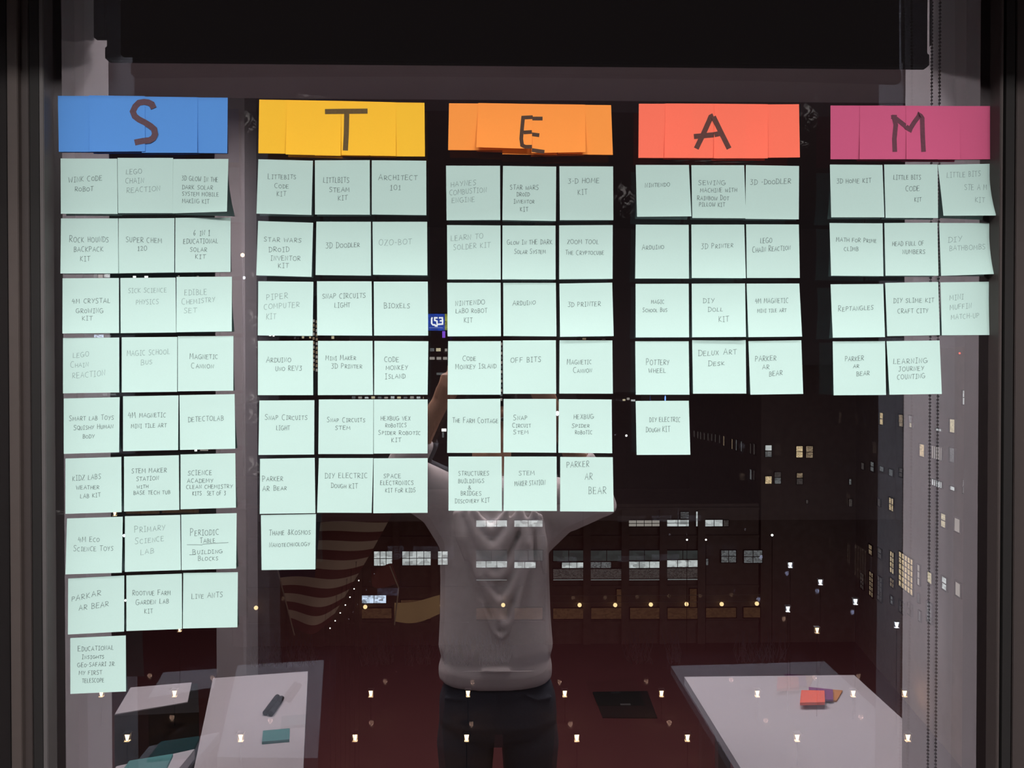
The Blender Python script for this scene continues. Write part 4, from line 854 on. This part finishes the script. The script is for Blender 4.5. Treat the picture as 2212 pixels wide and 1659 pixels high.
tower(915, 1105, 560, 700, M['brick'], 'distant tower between the yellow and orange columns', [(929, 752, 938, 759, 'dim'), (942, 752, 952, 759, 'cream'), (961, 753, 966, 759, 'soft'), (928, 771, 939, 777, 'soft'), (943, 771, 953, 777, 'soft'), (957, 771, 966, 777, 'soft'), (943, 805, 964, 810, 'dim')] +
      [(1080, 740 + 10 * j, 1085, 746 + 10 * j, 'dim' if j % 2 else 'soft') for j in range(13)])
tower(700, 1000, 900, 848, M['brick'], 'low far skyline block with a row of lit windows', [(760 + 14 * i, 856 + (i % 3) * .6, 768 + 14 * i, 861, ('dim', 'soft', 'office', 'cream')[i % 4]) for i in range(13)])
tower(1330, 1385, 800, 850, M['brick'], 'small far building between orange and coral columns', [(1345, 862, 1351, 866, 'cream'), (1354, 859, 1360, 864, 'soft'), (1363, 863, 1372, 867, 'office')])
tower(180, 420, 420, 560, M['brickblue'], 'dark far building behind the blue column of notes', [(202, 592, 210, 600, 'dim'), (212, 593, 222, 600, 'soft'), (225, 592, 238, 599, 'office'), (287, 596, 294, 600, 'white'), (312, 596, 320, 600, 'white'), (384, 595, 388, 598, 'soft'), (425, 596, 430, 599, 'soft'), (203, 723, 224, 729, 'blue'), (226, 724, 240, 729, 'dim'), (222, 850, 232, 855, 'dim'), (236, 850, 250, 854, 'dim')])
tower(270, 445, 160, 1090, M['brick'], 'low building with a warm lit wall behind the blue column', [(272, 1101, 345, 1110, 'wall_glow'), (350, 1101, 430, 1108, 'wall_glow'), (341, 1412, 353, 1426, 'yellow'), (420, 971, 426, 975, 'white'), (432, 971, 450, 974, 'soft')])
tower(1255, 1320, 700, 728, M['brick'], 'far building glimpsed below the third-row orange column notes', [(1258, 730, 1266, 734, 'dimwarm'), (1300, 732, 1308, 734, 'faint')])
# lit billboard
BD = 330; bb = empty('billboard', up(946, 697, BD), label='lit blue billboard with a white block logo between two note columns', cat='billboard')
def bq(nm, x0, y0, x1, y1, off, mat):
    a_, b_ = up(x0, y1, BD - off), up(x1, y0, BD - off); return box(nm, (a_.x, BD - off, a_.z), (b_.x, BD - off + .25, b_.z), mat, bb)
em('screenblue', (.03, .10, .62), .9, .3, .1); em('screenyellow', (.75, .78, .12), .55, .5, .12); em('screenwhite', (1, 1, 1), 1.6); em('screenline', (.4, .5, 1.0), .9)
bq('screen', 924, 678, 960.5, 714, 0, E['screenblue']); bq('side_screen', 961, 678, 972, 713, 0, E['screenyellow']); bq('casing', 922, 676, 974, 716, -.6, M['mullion'])
a_ = up(969.5, 716, BD); box('mast', (a_.x - .4, BD + .6, GZ), (a_.x + .4, BD + 1.2, a_.z), M['mullion'], bb)
vs, fs = [], []
for s in ([(934, 685.5), (932.5, 688), (932.5, 699), (935, 701.5), (941, 702)], [(945.5, 686.5), (939, 686.5), (939, 692), (944, 693.5), (944, 699)], [(948, 686.5), (955.5, 686.5), (956, 693), (950, 693)], [(956, 693), (956, 700), (947, 700.5), (944, 701), (944, 704), (939, 704)]):
    ribbon(vs, fs, s, 3.3, lambda x, y: up(x, y, BD - .5))
mesh('logo', vs, fs, E['screenwhite'], bb); vs, fs = [], []; ribbon(vs, fs, [(927, 708), (956, 708)], 1.2, lambda x, y: up(x, y, BD - .5)); mesh('small_print', vs, fs, E['screenline'], bb)
a_ = up(958, 722, BD); box('violet_light', (a_.x - .5, BD, a_.z - 1.4), (a_.x + .7, BD + .2, a_.z + 1.2), E['violet'], bb)
# the bright shop sign seen beside the forearm
sg = empty('lit_sign', up(958, 936, 200), label='small white lit sign beside the reflected forearm', cat='sign')
a_, b_ = up(954, 932, 200), up(964, 926, 200); box('sign_panel', (a_.x, 200, a_.z), (b_.x, 200.2, b_.z), E['white'], sg); a_, b_ = up(955, 945, 200), up(959, 934, 200); box('lit_column', (a_.x, 200, a_.z), (b_.x, 200.2, b_.z), E['dim'], sg)
# big striped flag and a plain tan flag hanging outside
def cloth(name, f, nu, nv, mats, pick, parent):
    vs = [f(i / nu, j / nv) for j in range(nv + 1) for i in range(nu + 1)]; me = bpy.data.meshes.new(name); fs = [(j * (nu + 1) + i, j * (nu + 1) + i + 1, (j + 1) * (nu + 1) + i + 1, (j + 1) * (nu + 1) + i) for j in range(nv) for i in range(nu)]
    me.from_pydata([tuple(v) for v in vs], [], fs); me.update()
    for m_ in mats: me.materials.append(m_)
    for k, p_ in enumerate(me.polygons): p_.material_index = pick((k % nu) / nu, (k // nu) / nv); p_.use_smooth = True
    return link(name, me, None, parent)
M['flagred'] = pmat('flag_red', (.10, .035, .035), .9); M['flagwhite'] = pmat('flag_white', (.42, .36, .33), .9); M['flagblue'] = pmat('flag_blue', (.015, .02, .05), .9); M['tan'] = pmat('tan_cloth', (.55, .42, .26), .9)
FD = 60
fl = empty('striped_flag', up(640, 1110, FD), label='large wavy red and white striped flag hanging outside, left of the person', cat='flag')
def ff(u, v):
    x = (572 + 60 * v) * (1 - u) + (848 - 135 * v) * u; y = 1120 + 6 * math.sin(3.6 * u + .6) * 1.6 + 236 * v - 14 * u * (1 - v) + 12 * math.sin(u * 5.2 + 2.6 * v + 2.2) * (1 - .3 * v)
    return up(x, y, FD + .35 * math.sin(6 * u + 2 * v))
cloth('flag_cloth', ff, 52, 39, [M['flagred'], M['flagwhite'], M['flagblue']], lambda u, v: 2 if (u < .43 and v < 7 / 13) else int(v * 13 + 1e-6) % 2, fl)
bm = bmesh.new(); tube(bm, [up(566, 1100, FD), up(636, 1372, FD)], .05, 8); frombm('pole', bm, M['pole'], fl)
for k, (px, py) in enumerate(((775, 1254), (765, 1272), (756, 1290), (746, 1307), (735, 1324), (724, 1341), (713, 1357))): spot(px, py, 58, .055, 'white', 'small white lamp in the sloping row beside the striped flag, %s from the top' % ORD[k], 1.0, 'string_light')
for o_ in COL.objects:
    if o_.name.startswith('string_light'): o_['group'] = 'sloping row of small lamps'
tf = empty('tan_flag', up(850, 1230, 75), label='plain tan flag on a slanting pole, left of the person', cat='flag')
cloth('flag_cloth', lambda u, v: up(852 + 98 * u, 1302 - 14 * u + 4 * math.sin(4 * u) + (40 + 6 * math.sin(3 * u)) * v, 75 + .3 * math.sin(5 * u)), 20, 10, [M['tan']], lambda u, v: 0, tf)
cloth('flag_cloth', lambda u, v: up(800 + 47 * u + (14 * v if u > .5 else 4 * v) , 1222 + 44 * v + 5 * math.sin(5 * u), 75.4 + .2 * math.sin(5 * u)), 12, 8, [M['flagred']], lambda u, v: 0, tf)
bm = bmesh.new(); tube(bm, [up(842, 1222, 75), up(861, 1270, 75), up(852, 1350, 75)], .06, 8); frombm('pole', bm, M['pole'], tf)
l = bpy.data.lights.new('flag_floodlight', 'SPOT'); l.energy = 4200; l.color = (1, .74, .55); l.spot_size = math.radians(38); l.shadow_soft_size = .3
lo = bpy.data.objects.new('flag_floodlight', l); COL.objects.link(lo); lo.location = (up(760, 1240, FD).x + 6, FD - 22, up(760, 1500, FD).z)
lo.rotation_euler = (up(760, 1250, FD) - lo.location).to_track_quat('-Z', 'Y').to_euler()
l2 = bpy.data.lights.new('added_flag_fill', 'SPOT'); l2.energy = 2600; l2.color = (1, .78, .55); l2.spot_size = math.radians(30); l2.shadow_soft_size = .3  # fill spot added to brighten the tan flag, without a fixture
lo2 = bpy.data.objects.new('added_flag_fill', l2); COL.objects.link(lo2); lo2.location = (up(900, 1400, 62).x, 58, up(900, 1400, 62).z)
lo2.rotation_euler = (up(890, 1310, 75) - lo2.location).to_track_quat('-Z', 'Y').to_euler()
# bare shrubs along the front of the office block
for k, (px, py, w_, n) in enumerate(((575, 1392, 34, 60), (652, 1392, 30, 50), (815, 1392, 34, 60), (905, 1390, 30, 40), (985, 1392, 36, 60), (1065, 1388, 34, 60), (1455, 1364, 14, 30), (1640, 1400, 60, 60), (1380, 1425, 28, 40))):
    bm = bmesh.new(); base = up(px, py + 16, 132); base.z = GZ
    for j in range(n):
        x = base.x + random.uniform(-w_, w_) / F * 132; h = random.uniform(2.2, 5.2); y = 132 + random.uniform(-1.5, 1.5); z = GZ; pts = [(x, y, z)]
        for s_ in range(4): x += random.uniform(-.5, .5); z += h / 4; y += random.uniform(-.2, .2); pts.append((x, y, z))
        tube(bm, pts, [.07, .05, .04, .03, .02], 4, 1, False)
    o = frombm('bare_shrub', bm, M['twig']); tag(o, 'leafless shrub below the office block, %s' % ('left of the striped flag foot', 'under the striped flag', 'left of the tan flag foot', 'under the tan flag', 'behind the left of the sweater', 'behind the middle of the sweater', 'small, right of the person', 'wide, below the office block end', 'above the floor box')[k], 'shrub', 'bare shrubs before the office block')
# finger smears on the inner glass
sm = bpy.data.materials.new('finger_smear'); sm.use_nodes = True; nt = sm.node_tree; nt.nodes.clear()
o1 = nt.nodes.new('ShaderNodeOutputMaterial'); d1 = nt.nodes.new('ShaderNodeBsdfDiffuse'); t1 = nt.nodes.new('ShaderNodeBsdfTransparent'); m1 = nt.nodes.new('ShaderNodeMixShader'); n1 = nt.nodes.new('ShaderNodeTexNoise'); r1 = nt.nodes.new('ShaderNodeMapRange'); c1 = nt.nodes.new('ShaderNodeTexCoord'); g1 = nt.nodes.new('ShaderNodeTexGradient'); g1.gradient_type = 'SPHERICAL'; mm = nt.nodes.new('ShaderNodeMath'); mm.operation = 'MULTIPLY'
n1.inputs['Scale'].default_value = 4.0; n1.inputs['Detail'].default_value = 5; n1.inputs['Distortion'].default_value = 1.6
r1.inputs[1].default_value = .5; r1.inputs[2].default_value = .8; r1.inputs[3].default_value = 0; r1.inputs[4].default_value = .28
mpn = nt.nodes.new('ShaderNodeMapping'); mpn.inputs['Scale'].default_value = (2, 2, 2); mpn.inputs['Location'].default_value = (-1, -1, 0)
nt.links.new(c1.outputs['UV'], mpn.inputs[0]); nt.links.new(mpn.outputs[0], g1.inputs[0]); nt.links.new(c1.outputs['UV'], n1.inputs['Vector']); nt.links.new(n1.outputs['Fac'], r1.inputs[0]); nt.links.new(r1.outputs[0], mm.inputs[0]); nt.links.new(g1.outputs['Fac'], mm.inputs[1]); nt.links.new(mm.outputs[0], m1.inputs[0]); nt.links.new(t1.outputs[0], m1.inputs[1]); nt.links.new(d1.outputs[0], m1.inputs[2]); nt.links.new(m1.outputs[0], o1.inputs[0]); d1.inputs[0].default_value = (.85, .82, .82, 1)
for px, py, a, b in ((665, 210, 46, 9), (1350, 430, 26, 42), (1735, 311, 14, 10), (1764, 212, 12, 9), (1817, 201, 16, 10), (1748, 250, 22, 34), (548, 598, 18, 14), (546, 695, 16, 34), (551, 745, 16, 22), (548, 865, 18, 22), (545, 905, 16, 30), (547, 1015, 20, 40), (128, 1108, 22, 8), (1560, 348, 110, 10), (700, 342, 60, 9), (538, 270, 20, 40), (1825, 430, 16, 60)):
    pts = [up(px - a, py + b, -.0002), up(px + a, py + b, -.0002), up(px + a, py - b, -.0002), up(px - a, py - b, -.0002)]
    o = mesh('smear', pts, [(0, 1, 2, 3)], sm, win); uv = o.data.uv_layers.new(name='UVMap')
    for li, c in enumerate(((0, 0), (1, 0), (1, 1), (0, 1))): uv.data[li].uv = c
